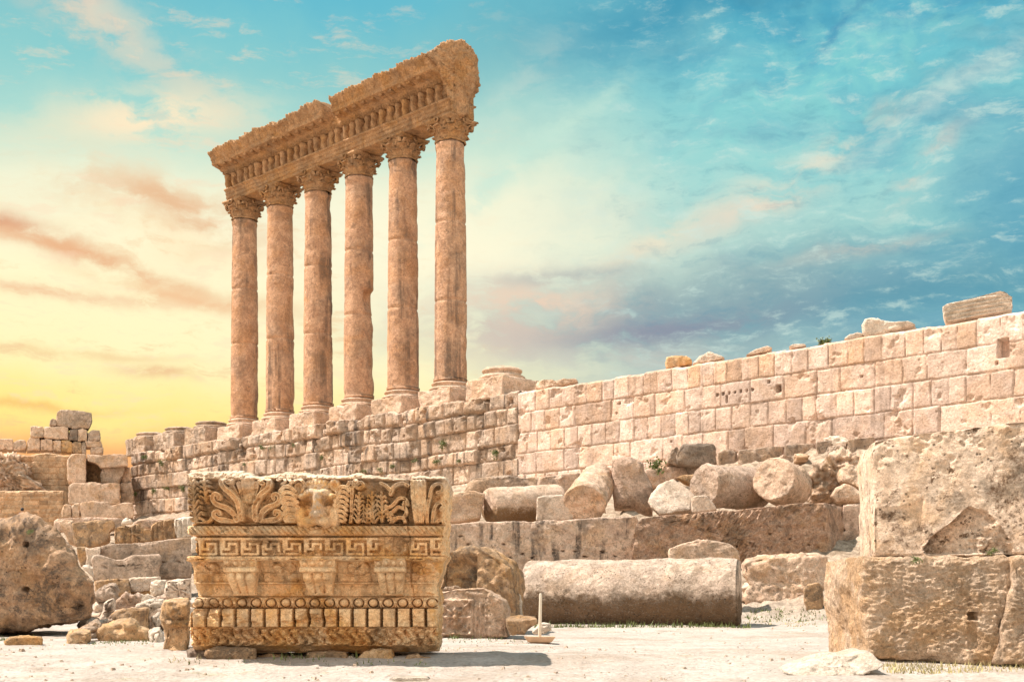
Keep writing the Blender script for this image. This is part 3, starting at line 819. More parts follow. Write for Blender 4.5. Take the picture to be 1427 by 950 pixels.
def carve(U, Vv):
    """height of the carving above the moulding (m), U,Vv in carving units"""
    prof = np.array([(40, .38), (60, .40), (75, .46), (95, .52), (115, .52), (180, .46), (250, .38), (290, .33), (296, .33), (299, .36), (303, .41), (318, .435), (334, .41), (339, .36), (342, .31), (346, .29),
                     (428, .27), (431, .31), (444, .32), (448, .30), (453, .02), (500, -.10), (538, -.16), (541, -.09), (547, -.09), (550, -.17), (560, -.19), (590, -.19), (604, -.16), (608, -.05), (614, -.02),
                     (652, -.06), (656, -.09), (659, .0), (736, -.01), (740, -.10), (745, -.09), (800, -.17), (822, -.19), (832, -.30), (850, -.42), (880, -.75)])
    D = np.interp(Vv, prof[:, 0], prof[:, 1])
    Z0 = np.zeros_like(U)
    P3 = np.stack([U * LU, Vv * LU, Z0], -1)
    # ---- sima: scrolls on a sunk ground
    si = (Vv > 98) & (Vv < 292)
    Hm = np.full(U.shape, -.20)
    c7 = lambda pts: [(x * .5 + 31.7, y * .5) for x, y in pts]
    c8 = lambda pts: [(x * .5 + 601.7, y * .5) for x, y in pts]
    for x in (568, 600, 632): ridge(Hm, U, Vv, c7([(x * .6 + 239, 525), (x, 380), (x * 1.25 - 150, 205)]), 10, .06, .3)
    S1 = [(532, 535), (530, 450), (508, 382), (464, 326), (416, 285), (394, 240), (406, 202), (440, 186), (470, 205), (466, 232), (446, 236)]
    S2 = [(492, 548), (470, 492), (420, 448), (356, 426), (318, 396), (312, 356), (338, 335), (366, 350), (360, 374)]
    S3 = [(470, 570), (410, 556), (345, 542), (310, 512), (322, 482), (352, 480), (360, 502)]
    for q in np.linspace(-80, 80, 15):
        w = math.radians(q); r = 350 - 60 * abs(q) / 80
        ridge(Hm, U, Vv, c7([(597 + 30 * math.sin(w), 575 - 20 * math.cos(w)), (597 + .6 * r * math.sin(w), 575 - .6 * r * math.cos(w)), (597 + r * math.sin(w * 1.08), 575 - r * math.cos(w * 1.08))]), 10, .06, .5, -.5)
    Hm = np.where(Hm > -.199, Hm - .11, Hm)
    for c in (S1, S2, S3):
        ridge(Hm, U, Vv, c7(c), 15, .13, .5, .4)
        ridge(Hm, U, Vv, c7([(1194 - x, y + (8 if c is S1 else 0)) for x, y in c]), 15, .13, .5, .4)

    def acanthus(tf, base, tip, wid, n=5, bend=0.):
        """upright leaf: midrib with curled side lobes"""
        b, t = np.array(base, float), np.array(tip, float); ax = t - b; nr = np.array([-ax[1], ax[0]]); nr /= np.hypot(*nr)
        mid = b + ax * .5 + nr * bend
        ridge(Hm, U, Vv, tf([b, mid, t]), 6., .12, .3, .2)
        for k in range(n):
            f = .08 + .8 * k / n; p = b + ax * f + nr * bend * 4 * f * (1 - f) * .5
            w = wid * (1.05 - .55 * f)
            for sg in (-1, 1):
                ridge(Hm, U, Vv, tf([p, p + ax * .11 + nr * sg * w * .5, p + ax * .17 + nr * sg * w, p + ax * .10 + nr * sg * w * 1.18]), 5.2, .10, .25, .3)
    acanthus(c7, (150, 575), (150, 200), 52, 6, -10)
    acanthus(c7, (250, 400), (235, 190), 40, 4, 8)
    for c in ([(105, 545), (180, 535), (235, 575)], [(320, 490), (250, 565), (140, 578)], [(870, 210), (905, 190), (935, 225), (900, 250)], [(1000, 230), (1050, 205), (1095, 250), (1070, 320), (1030, 340)], [(960, 200), (985, 240), (960, 265)]):
        ridge(Hm, U, Vv, c7(c), 8., .085, .35, .3)
    for i in range(8):                                  # mane, left of the head
        y = 285 + 47 * i; k = 1 + .05 * i
        ridge(Hm, U, Vv, c7([(893 + 6 * i, y + 25), (925 + 6 * i, y - 12), (975 + 7 * i, y - 8), (1018 + 7 * i, y + 22)]), 11 * k, .10, .3, .2)
    for i in range(9):                                  # and right of it
        y = 285 + 40 * i
        ridge(Hm, U, Vv, c8([(232 - 8 * i, y + 22), (272 - 8 * i, y - 10), (312 - 7 * i, y - 6), (338 - 7 * i, y + 22)]), 10, .09, .3, .2)
    for c in ([(330, 262), (350, 235), (385, 265), (350, 280)], [(385, 262), (385, 222), (405, 222), (395, 262)], [(400, 262), (440, 235), (462, 262), (420, 285), (395, 268)], [(365, 290), (350, 480), (332, 600)],
              [(650, 450), (705, 430), (760, 370), (815, 370), (838, 420), (806, 400)], [(640, 480), (690, 490), (750, 440), (800, 455)], [(800, 420), (822, 480), (800, 520)], [(680, 585), (730, 535), (785, 530), (808, 570), (780, 600)], [(620, 600), (700, 604), (790, 604)],
              [(690, 330), (720, 270), (790, 240), (840, 260)], [(690, 300), (650, 260), (610, 240)],
              [(1000, 605), (1005, 450), (1040, 300), (1075, 255), (1125, 252), (1132, 300), (1090, 320)], [(1040, 605), (1062, 460), (1110, 400), (1142, 425), (1115, 460)], [(1062, 612), (1085, 560), (1130, 550), (1140, 590)]):
        ridge(Hm, U, Vv, c8(c), 8.5, .10, .4, .2)
    acanthus(c8, (395, 600), (425, 320), 46, 6, 12)
    acanthus(c8, (480, 600), (490, 420), 36, 4, 0)
    acanthus(c8, (545, 600), (535, 315), 50, 6, -6)
    acanthus(c8, (610, 560), (612, 320), 44, 5, 6)
    acanthus(c8, (700, 560), (660, 470), 26, 3, 0)
    for x in (880, 915, 945, 975): ridge(Hm, U, Vv, c8([(x, 225), (x + 5, 400), (x * .4 + 560, 610)]), 10, .075, .3)
    rough = fbm(P3 * 9, 3, .55, 3)
    lay = np.clip(rough, -1, 1) * .02 - .02 * np.clip(fbm(P3 * 22, 2, .5, 31) - .25, 0, 1)
    D = np.where(si, D + (Hm + lay) * ss(98, 112, Vv) * ss(292, 284, Vv), D)
    D = D - .16 * np.exp(-((Vv - 294) / 2.8) ** 2) - .10 * np.exp(-((Vv - 342) / 2.) ** 2) - .10 * np.exp(-((Vv - 606) / 2.5) ** 2) - .10 * np.exp(-((Vv - 655) / 2.) ** 2)
    # ---- leaf torus
    ph = (U - (Vv - 318) * 1.0) / 24.
    tor = (Vv > 299) & (Vv < 339)
    D = np.where(tor, D + .05 * (np.abs(np.sin(ph * np.pi)) ** .6 - .55) + .012 * np.sin(ph * 6 * np.pi), D)
    # ---- meander
    cell = ["########", "#......#", "#.####.#", "#.#..#.#", "###..#.#", ".....#.#", "######.#"]
    K = np.array([[c == '#' for c in r] for r in cell])
    mu = ((U - 120) / 11.4) % 8; mv = (Vv - 349) / 11.
    ok = (mv > 0) & (mv < 7)
    iu = np.clip(mu.astype(int), 0, 7); iv = np.clip(mv.astype(int), 0, 6)
    hit = K[iv, iu] & ok
    broken = ss(.15, .45, fbm(P3 * 2.0, 3, .55, 12) + .25 * ss(560, 620, U) * ss(640, 600, U) + .6 * ss(395, 425, Vv) * ss(300, 420, U) * ss(980, 700, U))
    D = np.where((Vv > 346) & (Vv < 428), D + np.where(hit, .035, -.06) * (1 - .85 * broken) - broken * (.03 + .05 * np.clip(rough, -1, 1)), D)
    # ---- soffit panels: egg rim and rosettes
    for uc in (125, 462, 790, 1075):
        a = (Vv > 500) & (Vv < 538)
        D = np.where(a & (np.abs(U - uc) < 95), D + .04 * np.abs(np.sin((U - uc) / 18.)) ** .5, D)
        e = ((U - uc) / 52) ** 2 + ((Vv - 478) / 34) ** 2
        th = np.arctan2(Vv - 478, U - uc)
        D = np.where(e < 1, D + .20 * np.sqrt(np.clip(1 - e, 0, 1)) * (.8 + .2 * np.cos(5 * th + 3 * np.sqrt(e))) * (.75 + .35 * np.clip(fbm(P3 * 8, 3, .6, 66), -1, 1)), D)
        D = np.where((Vv > 440) & (Vv < 452), D + .03 * np.clip(rough, -1, 1), D)
    # ---- egg and dart
    fu = (U - 78) % 64.7; fu = np.where(fu > 32.35, fu - 64.7, fu)
    rr = np.hypot(fu / 25, (Vv - 632) / 22)
    eg = (Vv > 609) & (Vv < 655)
    D = np.where(eg, D - .03 + np.where(rr < .78, .085 * np.sqrt(np.clip(1 - (rr / .78) ** 2, 0, 1)), 0) - .085 * np.exp(-((rr - .90) / .09) ** 2) + .05 * np.exp(-((rr - 1.08) / .12) ** 2) * (Vv > 617) + .04 * np.exp(-(np.abs(np.abs(fu) - 32) / 3) ** 2), D)
    # ---- dentils
    du = (U - 110) % 64.6; gap = (du < 14)
    dn = (Vv > 657) & (Vv < 738)
    lost = ss(.35, .6, fbm(P3 * 1.1, 2, .5, 44) + .5 * ss(930, 975, U) * ss(1010, 985, U))
    D = np.where(dn, np.where(gap, D - .30, D + .03) - lost * .06 * (1 - gap), D)
    # ---- leaf band below
    lb = ss(742, 750, Vv) * ss(824, 816, Vv)
    lu = ((U - 60) / 43 + .35 * np.sin((Vv - 742) / 13)) * np.pi
    D = D + lb * (.09 * np.abs(np.sin(lu)) ** .7 - .05 + .08 * np.clip(fbm(P3 * 11, 3, .6, 7), -.8, .8))
    # ---- wear
    D = D + .022 * fbm(P3 * 3.2, 4, .55, 21) + .012 * fbm(P3 * 14, 3, .6, 71)
    chips = np.clip(fbm(P3 * np.array([1.5, 3.2, 1]), 4, .58, 28) - .38, 0, 1)
    D = D - chips * .20
    rb = ss(930, 1010, U) * ss(640, 740, Vv)
    D = D + rb * .09 * fbm(P3 * 4, 3, .55, 2) - rb * .03
    lb2 = ss(150, 60, U) * ss(430, 520, Vv) * ss(610, 560, Vv)
    D = D + lb2 * .05 * fbm(P3 * 5, 3, .55, 6)
    # crack
    cu = 1016 + 10 * np.sin(Vv / 47) + 12 * (Vv > 440)
    D = D - .05 * np.exp(-((U - cu) / 3.5) ** 2) * ss(900, 300, Vv)
    return D


def lion_block():
    root = empty('carved_block', (float(l_x(600)), LY, 0.), 'large ochre cornice block carved with a lion head, scrolls and key pattern, on prop stones', 'carved block')
    nu, nv = 640, 470
    a = np.linspace(0, 1, nu); b = np.linspace(0, 1, nv)
    v0 = np.interp(a, [0, .2, .24, .27, .31, .37, .45, .52, .6, .66, .75, .86, .87, 1], [56, 58, 66, 82, 80, 58, 66, 76, 82, 66, 84, 97, 79, 84])
    v0 = v0 + 5 * fbm(np.stack([a * 22, 0 * a, 0 * a], -1), 3, .6, 3)
    Vv = 854 - (854 - v0)[None, :] * b[::-1][:, None]
    uL = np.interp(Vv, [60, 290, 300, 335, 345, 424, 430, 530, 600, 655, 740, 800, 840, 872], [72, 67, 62, 62, 88, 94, 52, 45, 62, 45, 36, 33, 30, 42])
    uR = np.interp(Vv, [60, 290, 300, 335, 345, 424, 430, 500, 560, 610, 740, 830, 850, 872], [1184, 1176, 1170, 1166, 1168, 1172, 1168, 1150, 1130, 1138, 1136, 1138, 1124, 1100])
    jag = 6 * fbm(np.stack([Vv / 30., 0 * Vv, 0 * Vv], -1), 3, .6, 7)
    U = (uL + jag) + a[None, :] * (uR - uL)
    D = carve(U, Vv)
    ed = np.minimum((U - uL), (uR - U))
    D = D - .10 * np.exp(-(np.clip(ed, 0, 999) / 9.) ** 2)
    D = D - .22 * np.exp(-((Vv - v0[None, :]) / 10.) ** 2) + .05 * ss(110, 92, Vv) * fbm(np.stack([U / 22, Vv / 22, 0 * U], -1), 3, .6, 9)
    X, Z, Y = l_x(U), l_z(Vv), LY - D
    # sides, top and back
    ring = lambda A: np.concatenate([A[0, :], A[1:, -1], A[-1, ::-1][1:], A[::-1, 0][1:-1]])
    idx = ring(np.arange(nu * nv).reshape(nv, nu)); m = len(idx)
    base = np.stack([X, Y, Z], -1).reshape(-1, 3)
    rp = base[idx]
    rows = []
    for y in np.linspace(.06, 1.75, 22):
        q = rp.copy(); q[:, 1] = np.maximum(LY + y, q[:, 1] + .02)
        n = fbm(q * 1.6, 4, .55, 3)
        cxz = np.array([l_x(600), 0, l_z(460)]); dv = q - cxz; dv[:, 1] = 0; dv /= np.linalg.norm(dv, axis=1)[:, None]
        q = q + dv * (.05 * n - .05 * ss(1.3, 1.75, y))[:, None] * min(1, y * 5)
        rows.append(q)
    V = np.vstack([base] + rows); nb = nu * nv
    Q = [grid_q(nv, nu)]
    j = np.arange(m); j2 = (j + 1) % m
    prev = idx
    for k in range(len(rows)):
        cur = nb + k * m + j
        Q.append(np.stack([prev[j], prev[j2], cur[j2], cur], -1)[:, ::-1]); prev = cur
    k = len(V); V = np.vstack([V, rows[-1].mean(0)])
    T = np.stack([np.full(m, k), prev[j2], prev[j]], -1)
    L = np.array(root.location)
    bl = ss(.12, -.02, (V[:, 2] - l_z(v0.max() + 6)) * -1 + .10 * fbm(V * 4, 3, .6, 8) - .02) * .9  # paler towards the top of the block
    mesh_obj('body', V - L, np.vstack(Q)[:, ::-1], T, MT['lion'], root, attrs={'whiten': bl})

    def patch(name, u0, u1, w0, w1, fn, n1, n2, mat='lion', parent=root):
        U, Vv = np.meshgrid(np.linspace(u0, u1, n2), np.linspace(w0, w1, n1))
        D, U, Vv = fn(U, Vv)
        Vt = np.stack([l_x(U), LY - D, l_z(Vv)], -1)
        bk = Vt.copy(); bk[..., 1] = np.maximum(LY + .05, Vt[..., 1] + .05)
        idx = ring(np.arange(n1 * n2).reshape(n1, n2)); m = len(idx)
        A = np.vstack([Vt.reshape(-1, 3), bk.reshape(-1, 3)[idx]])
        j = np.arange(m); j2 = (j + 1) % m
        Q = np.vstack([grid_q(n1, n2)[:, ::-1], np.stack([idx[j], idx[j2], n1 * n2 + j2, n1 * n2 + j], -1)])
        at = None
        if name == 'lion_head':
            k = .85 * np.exp(-(((U - 632) / 34) ** 4 + ((Vv - 205) / 75) ** 4)) + .7 * np.exp(-(((U - 632) / 70) ** 4 + ((Vv - 150) / 26) ** 4))  # bleached nose ridge and brow
            k = np.maximum(k, .8 * ss(128, 108, Vv))  # paler along the top of the head too
            k = np.clip(k, 0, .85) * ss(-.5, .3, fbm(np.stack([U / 14, Vv / 14, 0 * U], -1), 3, .6, 4) + .2)
            at = {'whiten': np.concatenate([k.ravel(), k.ravel()[idx]])}
        return mesh_obj(name, A - L, Q, None, MT[mat], parent, attrs=at)

    def head(U, Vv):
        lump = [(632, 215, 88, 122, .12), (632, 132, 62, 44, .20), (600, 160, 34, 20, .30), (570, 176, 26, 18, .28), (664, 160, 34, 20, .30), (694, 176, 26, 18, .28), (632, 205, 27, 72, .36), (628, 258, 38, 30, .38), (600, 286, 38, 30, .36), (660, 286, 38, 30, .36),
                (628, 322, 36, 18, .22), (562, 262, 30, 55, .20), (700, 262, 30, 55, .20), (553, 138, 28, 34, .20), (706, 128, 28, 34, .20), (588, 214, 14, 9, .18), (676, 214, 14, 9, .18)]
        acc = np.zeros_like(U)
        for (cu, cv, ru, rv, h) in lump:
            e = ((U - cu) / ru) ** 2 + ((Vv - cv) / rv) ** 2
            acc = acc + (h * np.sqrt(np.clip(1 - e, 0, 1))) ** 5
        H = acc ** .2
        for (cu, cv, ru, rv, h) in ((590, 204, 24, 17, .15), (674, 204, 24, 17, .15), (618, 305, 30, 9, .16), (640, 306, 22, 8, .12), (612, 268, 8, 6, .05), (644, 268, 8, 6, .05), (553, 140, 12, 16, .10), (706, 130, 12, 16, .10)):
            H = H - h * np.exp(-(((U - cu) / ru) ** 2 + ((Vv - cv) / rv) ** 2) ** 1.5)
        for k in range(-4, 5):                              # tufts on the forehead
            H = H + .018 * np.exp(-((U - 632 - k * 16) / 5) ** 2) * ss(150, 110, Vv) * (acc > 0)
        P3 = np.stack([U * LU, Vv * LU, 0 * U], -1)
        H = H + .02 * fbm(P3 * 6, 4, .55, 5)
        inside = ss(0, .05, acc ** .2)
        base = np.interp(Vv, [90, 180, 290, 345], [.40, .38, .32, .34])
        return base + .8 * H * inside - .12 * (1 - inside), U, Vv
    patch('lion_head', 515, 745, 84, 346, head, 240, 220)

    for (u0, u1, sd) in ((216, 360, 0.), (546, 700, 1.), (871, 1006, 2.)):
        uc = (u0 + u1) / 2; hw = (u1 - u0) / 2

        def mod(U, Vv, uc=uc, hw=hw, sd=sd):
            x = (U - uc) / hw
            nar = np.interp(Vv, [438, 446, 474, 480, 498, 503, 590, 600], [.98, 1, .96, .98, .98, .86, .70, .72])
            D = np.interp(Vv, [438, 446, 474, 478, 482, 496, 500, 505, 530, 565, 588, 592, 600], [.30, .35, .32, .35, .39, .39, .33, .29, .28, .16, .02, .06, .0])
            lob = (Vv > 502) & (Vv < 590)
            D = np.where(lob, D + .085 * np.abs(np.cos(x * 1.5 * np.pi)) ** .5 - .045 + .03 * np.sin((Vv - 500) / 13.), D)
            eg = (Vv > 446) & (Vv < 476)
            q = np.hypot(((x * 2 + .0) % 1.0 - .5) / .30, (Vv - 462) / 13)
            D = np.where(eg, D + .05 * np.sqrt(np.clip(1 - q ** 2, 0, 1)) - .02, D)
            P3 = np.stack([U * LU, Vv * LU, 0 * U + sd], -1)
            D = D + .02 * fbm(P3 * 5, 4, .55, 5 + sd) - .14 * np.clip(fbm(P3 * 2.6, 3, .55, 15 + sd) - .42 + (.25 if sd == 2 else 0) * ss(560, 600, Vv), 0, 1)
            return D, uc + (U - uc) * nar, Vv
        patch('modillion', u0, u1, 438, 600, mod, 90, 80)
    return root


lion_block()
lq = lambda pts: [(250 + x / 3.167, 640 + y / 3.167) for x, y in pts]
for lb, pts, y, th, mt in (
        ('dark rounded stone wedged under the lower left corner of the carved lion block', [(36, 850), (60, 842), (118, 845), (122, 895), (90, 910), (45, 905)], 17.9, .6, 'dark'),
        ('wide squared prop stone under the left part of the carved lion block', [(122, 838), (180, 830), (335, 835), (340, 905), (250, 912), (125, 908)], 17.55, .8, 'brown'),
        ('low rough stone in the shade under the middle left of the carved lion block', [(345, 865), (400, 858), (440, 868), (520, 866), (555, 890), (540, 905), (350, 905)], 17.9, .5, 'brown'),
        ('long low prop stone under the middle of the carved lion block', [(560, 850), (640, 845), (735, 850), (742, 888), (700, 896), (565, 893)], 17.7, .7, 'brown'),
        ('humped prop stone under the right part of the carved lion block', [(792, 880), (815, 850), (860, 838), (930, 842), (948, 888), (930, 900), (800, 898)], 17.55, .6, 'orange'),
        ('low double humped rock under the lower right corner of the carved lion block', [(985, 885), (1010, 862), (1050, 858), (1075, 872), (1105, 870), (1110, 893), (1060, 900), (990, 900)], 17.6, .5, 'brown')):
    S('prop_stone', lb, 'stone', 'P', lq(pts), y, th, mt, group='stones propping the carved block', rnd=.09, amp=.04, freq=3, res=.025)

# ------------------------------------------------------------------ near blocks, right


def conch(px, py):
    x = (px - 1067) * 2.436; y = (py - 560) * 2.436
    poly = np.array([(548, 492), (580, 450), (640, 400), (688, 352), (745, 370), (775, 410), (815, 470), (822, 518), (552, 518)], float)
    ins = np.zeros(x.shape, bool); d = np.full(x.shape, 1e9)
    for i in range(len(poly)):
        a, b = poly[i], poly[(i + 1) % len(poly)]
        cond = ((a[1] > y) != (b[1] > y)) & (x < (b[0] - a[0]) * (y - a[1]) / (b[1] - a[1] + 1e-9) + a[0]); ins ^= cond
        e = b - a; t = np.clip(((x - a[0]) * e[0] + (y - a[1]) * e[1]) / (e ** 2).sum(), 0, 1)
        d = np.minimum(d, np.hypot(x - a[0] - t * e[0], y - a[1] - t * e[1]))
    n = fbm(np.stack([x / 55, y / 40, 0 * x], -1), 4, .55, 4)
    dep = np.where(ins, -(.26 * ss(0, 9, d) * (1 - .85 * ss(590, 815, x))) + .085 * n, 0)
    # sunk smooth panel at left, rough strip on the edge, eroded dark patches up top
    dep = dep - .035 * ss(398, 404, x) * ss(556, 545, x) * ss(345, 365, y + 35 * ((x - 470) / 80) ** 2 * (x > 470))
    dep = dep + ss(398, 385, x) * .05 * n - .02 * ss(398, 390, x)
    er = np.clip(fbm(np.stack([x / 70, y / 70, 0 * x + 3], -1), 4, .6, 8) - .25 + .5 * ss(190, 90, y), 0, 1) * ss(330, 120, y)
    dep = dep - .07 * er
    return dep


def lowblock(px, py):
    x = (px - 1067) * 2.436; y = (py - 560) * 2.436
    h = ((np.abs(x - 691) < 15) & (np.abs(y - 725) < 14))
    dep = np.where(h, -.22, 0)
    dep = dep - .05 * ss(668, 680, x) * ss(705, 700, x) * ss(745, 750, y) * ss(850, 830, y) * (1)
    n = fbm(np.stack([x / 17, y / 10, 0 * x], -1), 3, .5, 6)
    return dep + .022 * n


S('upper_block', 'large honey coloured block with a broken shell niche, resting on the chisel dressed block', 'stone block', 'E',
  [(396, 522), (393, 400), (396, 290), (393, 230), (390, 170), (402, 120), (470, 108), (560, 96), (720, 84), (877, 70), (985, 62), (1000, 200), (1000, 518), (700, 520)], 17.35, 1.7, 'block', rnd=.06, amp=.02, freq=1.4, res=.017, relief=conch, edge=1.3, ky=(-.33, .05), shear=(.16, 0))
S('lower_block', 'chisel dressed honey block with a square socket hole, carrying the shell niche block', 'stone block', 'E',
  [(352, 519), (450, 523), (560, 525), (690, 522), (790, 521), (812, 540), (824, 560), (828, 600), (812, 690), (785, 800), (766, 886), (600, 884), (395, 876), (362, 872), (366, 790), (348, 690), (340, 600)], 17.2, 2.3, 'block_tooled', rnd=.09, amp=.05, freq=1.3, res=.017, relief=lowblock, edge=1.2, ky=(-.33, .05), shear=(.02, 0))
S('split_block', 'honey dressed block cut by the right picture edge, beyond the dark crack', 'stone block', 'E',
  [(849, 560), (845, 526), (880, 521), (1050, 522), (1060, 892), (787, 890), (808, 800), (836, 690), (851, 610)], 16.68, 1.8, 'block_tooled', rnd=.10, amp=.05, freq=1.3, res=.02, ky=(-.33, .05), shear=(.3, 0), relief=lambda px, py: .022 * fbm(np.stack([(px - 1067) * 2.436 / 17, (py - 560) * 2.436 / 10, 0 * px], -1), 3, .5, 6))
S('flat_rock', 'low jagged white rock lying on the sand before the dressed block', 'rock', 'E', [(66, 924), (90, 908), (125, 893), (180, 880), (235, 862), (300, 864), (360, 846), (388, 866), (406, 890), (380, 908), (330, 918), (260, 930), (180, 936)], 16.0, .8, 'white', rnd=.05, amp=.03, freq=2.5, res=.02, shear=(0, .02), rough=.8, ky=(0, 1.3))

# ------------------------------------------------------------------ right middle ground


def star_rel(px, py):
    x = (px - 600) * 2.969; y = (py - 600) * 2.969
    u = (x - 100) / 70; v = (y - 770) / 70
    d = np.minimum(np.abs(np.abs(u) - np.abs(v)), np.minimum(np.abs(u), np.abs(v) * 1.))
    r = np.maximum(np.abs(u), np.abs(v))
    k = .04 * np.exp(-(d / .09) ** 2) * (r < 1) + .04 * np.exp(-((r - 1) / .09) ** 2) + .03 * np.cos(np.hypot(u, v) * 14) * (r < 1) * .5
    for c in (185, 205, 228): k = k + .03 * np.exp(-((x - c) / 5) ** 2) * ss(700, 730, y)
    k = k * ss(690, 705, y) * ss(240, 232, x)
    return k * 2.2 - .04 * ss(240, 232, x) + .015 * fbm(np.stack([x / 12, y / 12, 0 * x], -1), 2, .5, 3)


def coffer(px, py):
    x = (px - 600) * 2.969; y = (py - 600) * 2.969
    m = ss(30, 45, x) * ss(195, 185, x) * ss(505, 540, y)
    k = -.18 * m + m * .05 * np.sign(np.sin(x / 13)) * (y > 610) + m * .05 * np.cos(np.hypot(x - 120, y - 640) / 9.) * (y < 620)
    return k


def holes(src, pts, r, dep=.12):
    pp = crop(src, pts)

    def f(px, py):
        o = np.zeros(px.shape)
        for a, b in pp: o = o - dep * (np.hypot(px - a, py - b) < r)
        return o
    return f


S('niche_fragment', 'broken vaulted fragment with a shaded carved coffer, behind the star carved block', 'carved fragment', 'C', [(34, 660), (36, 600), (48, 535), (62, 496), (110, 482), (165, 478), (215, 486), (262, 505), (305, 540), (328, 572), (340, 605), (346, 690), (348, 772), (290, 785), (150, 780), (34, 700)], 27.5, 2.2, 'brown', rnd=.22, amp=.08, freq=1.2, res=.03, relief=coffer, edge=1.5, yaw=-.15)
S('star_carved_stone', 'low block carved with a star panel, beside the lion block', 'carved fragment', 'C', [(28, 668), (100, 655), (215, 653), (265, 678), (300, 700), (312, 740), (316, 850), (215, 860), (120, 852), (28, 852)], 25.5, 1.3, 'cream', rnd=.07, amp=.035, freq=1.8, res=.022, relief=star_rel, yaw=-.12)
S('small_rock', 'small grey lump on top of the star carved block', 'rock', 'C', [(50, 660), (62, 645), (110, 642), (132, 655), (120, 664)], 26.1, .3, 'weathered', rnd=.07, amp=.03, freq=3)
S('pink_slab', 'thick reddish slab with a flat pale top, near the white post', 'stone slab', 'C', [(312, 785), (340, 780), (438, 778), (443, 800), (412, 815), (390, 845), (330, 845), (316, 815)], 24.6, .9, 'brown', rnd=.06, amp=.03, freq=2.2, shear=(0, .05))
S('small_rock', 'small whitish rock on the sand beside the white post', 'rock', 'C', [(422, 832), (448, 802), (470, 797), (496, 798), (498, 825), (470, 836), (430, 842)], 24.0, .4, 'white', rnd=.08, amp=.03, freq=3)
S('baluster', 'stub of a pale turned baluster seen in the gap beside the long drum', 'carved fragment', 'P', [(717, 861), (717, 847), (716, 837), (718, 833), (716, 829), (721, 826), (727, 829), (725, 833), (728, 837), (727, 847), (729, 861)], 28.6, .25, 'white', rnd=.05, amp=.01, freq=3)

# barrier post standing on a tray foot
pb = W(752, 899, 23.0)
pb[2] = float(terrain(pb[0], 23.)) + .0
post = empty('marker_post', tuple(pb), 'thin cream post standing on a small tan tray foot', 'post')
lathe('pole', (0, 0, .10), (.02, 0, .94), [(0, .03), (.1, .032), (.97, .026), (1, .02)], MT['post'], post, nseg=20, nt=10, amp=0.0)
bmv = []
for (hx, hy, z) in ((.13, .16, .0), (.22, .22, .035), (.29, .26, .13), (.27, .24, .125), (.2, .2, .06), (.05, .05, .055)):
    bmv += [(-hx, -hy, z), (hx, -hy, z), (hx, hy, z), (-hx, hy, z)]
mesh_obj('tray_foot', bmv, np.vstack([grid_q(6, 4, True), [[3, 2, 1, 0], [20, 21, 22, 23]]]), None, MT['tray'], post, smooth=False)

drum('fallen_drum', 'huge pitted column drum lying on its side across the sand', 'column drum', (735, 830, 34.6), (1031, 828, 33.2), .985, 'buried_shaded', amp=.028, nseg=200, res=.035)
S('broken_slab', 'thin broken fragment peeping over the far right end of the huge fallen drum', 'stone fragment', 'D', [(165, 580), (230, 560), (300, 545), (365, 548), (430, 560), (465, 590), (480, 630), (420, 650), (165, 650)], 37.5, .8, 'cream', rnd=.08, amp=.05, freq=2)
S('ledge_block', 'long ledge block with dark water streaks, behind the huge fallen drum', 'stone block', 'C', [(40, 392), (180, 376), (320, 372), (440, 371), (560, 368), (700, 357), (855, 351), (862, 380), (850, 470), (838, 540), (830, 625), (600, 640), (330, 645), (40, 640)], 44, 3., 'streaked', rnd=.16, amp=.07, freq=.9, relief=holes('C', [(125, 436), (155, 470), (300, 470), (420, 525), (550, 498), (595, 498), (712, 500), (760, 516), (380, 508), (330, 525), (640, 520)], 1.6, .2), res=.045)
S('tooled_block', 'long dark chisel scored block with a smooth shaded right end, above the huge fallen drum', 'stone block', 'D', [(4, 500), (18, 470), (40, 448), (150, 436), (300, 426), (430, 412), (560, 400), (700, 388), (845, 379), (858, 400), (862, 500), (884, 600), (860, 640), (500, 660), (0, 660)], 43., 2.2, 'tooled', rnd=.16, amp=.07, freq=1., shear=(.6, 0), res=.035, relief=lambda px, py: .07 * fbm(np.stack([(px + py * .7) / 3.4, (py - px * .5) / 11., 0 * px], -1), 3, .55, 5) + holes('D', [(610, 520), (705, 540), (785, 565), (465, 572)], 1.5, .2)(px, py))
S('leaning_slab', 'smooth slab with two bolt holes, between the scored block and the shell niche block', 'stone slab', 'D', [(935, 392), (1000, 386), (1060, 388), (1065, 640), (880, 640), (905, 580), (925, 500)], 44.6, 1.2, 'pink', rnd=.1, amp=.04, freq=1.2, relief=holes('D', [(938, 500), (1010, 483)], 2, .25))
S('half_block', 'broad rough buff block on the sand right of the huge fallen drum', 'stone block', 'D', [(490, 650), (520, 630), (590, 612), (700, 602), (830, 597), (870, 615), (866, 690), (850, 760), (842, 850), (750, 856), (690, 858), (600, 856), (510, 838), (497, 790), (515, 740), (495, 700)], 38.6, 2., 'cream', rnd=.3, amp=.10, freq=1.1, edge=1.8, ky=(0, .2))
S('small_block', 'small upright block beside the dressed block, on the sand', 'stone block', 'D', [(762, 760), (780, 740), (825, 734), (845, 760), (844, 852), (772, 858), (762, 800)], 36.6, .9, 'brown', rnd=.1, amp=.04, freq=2)

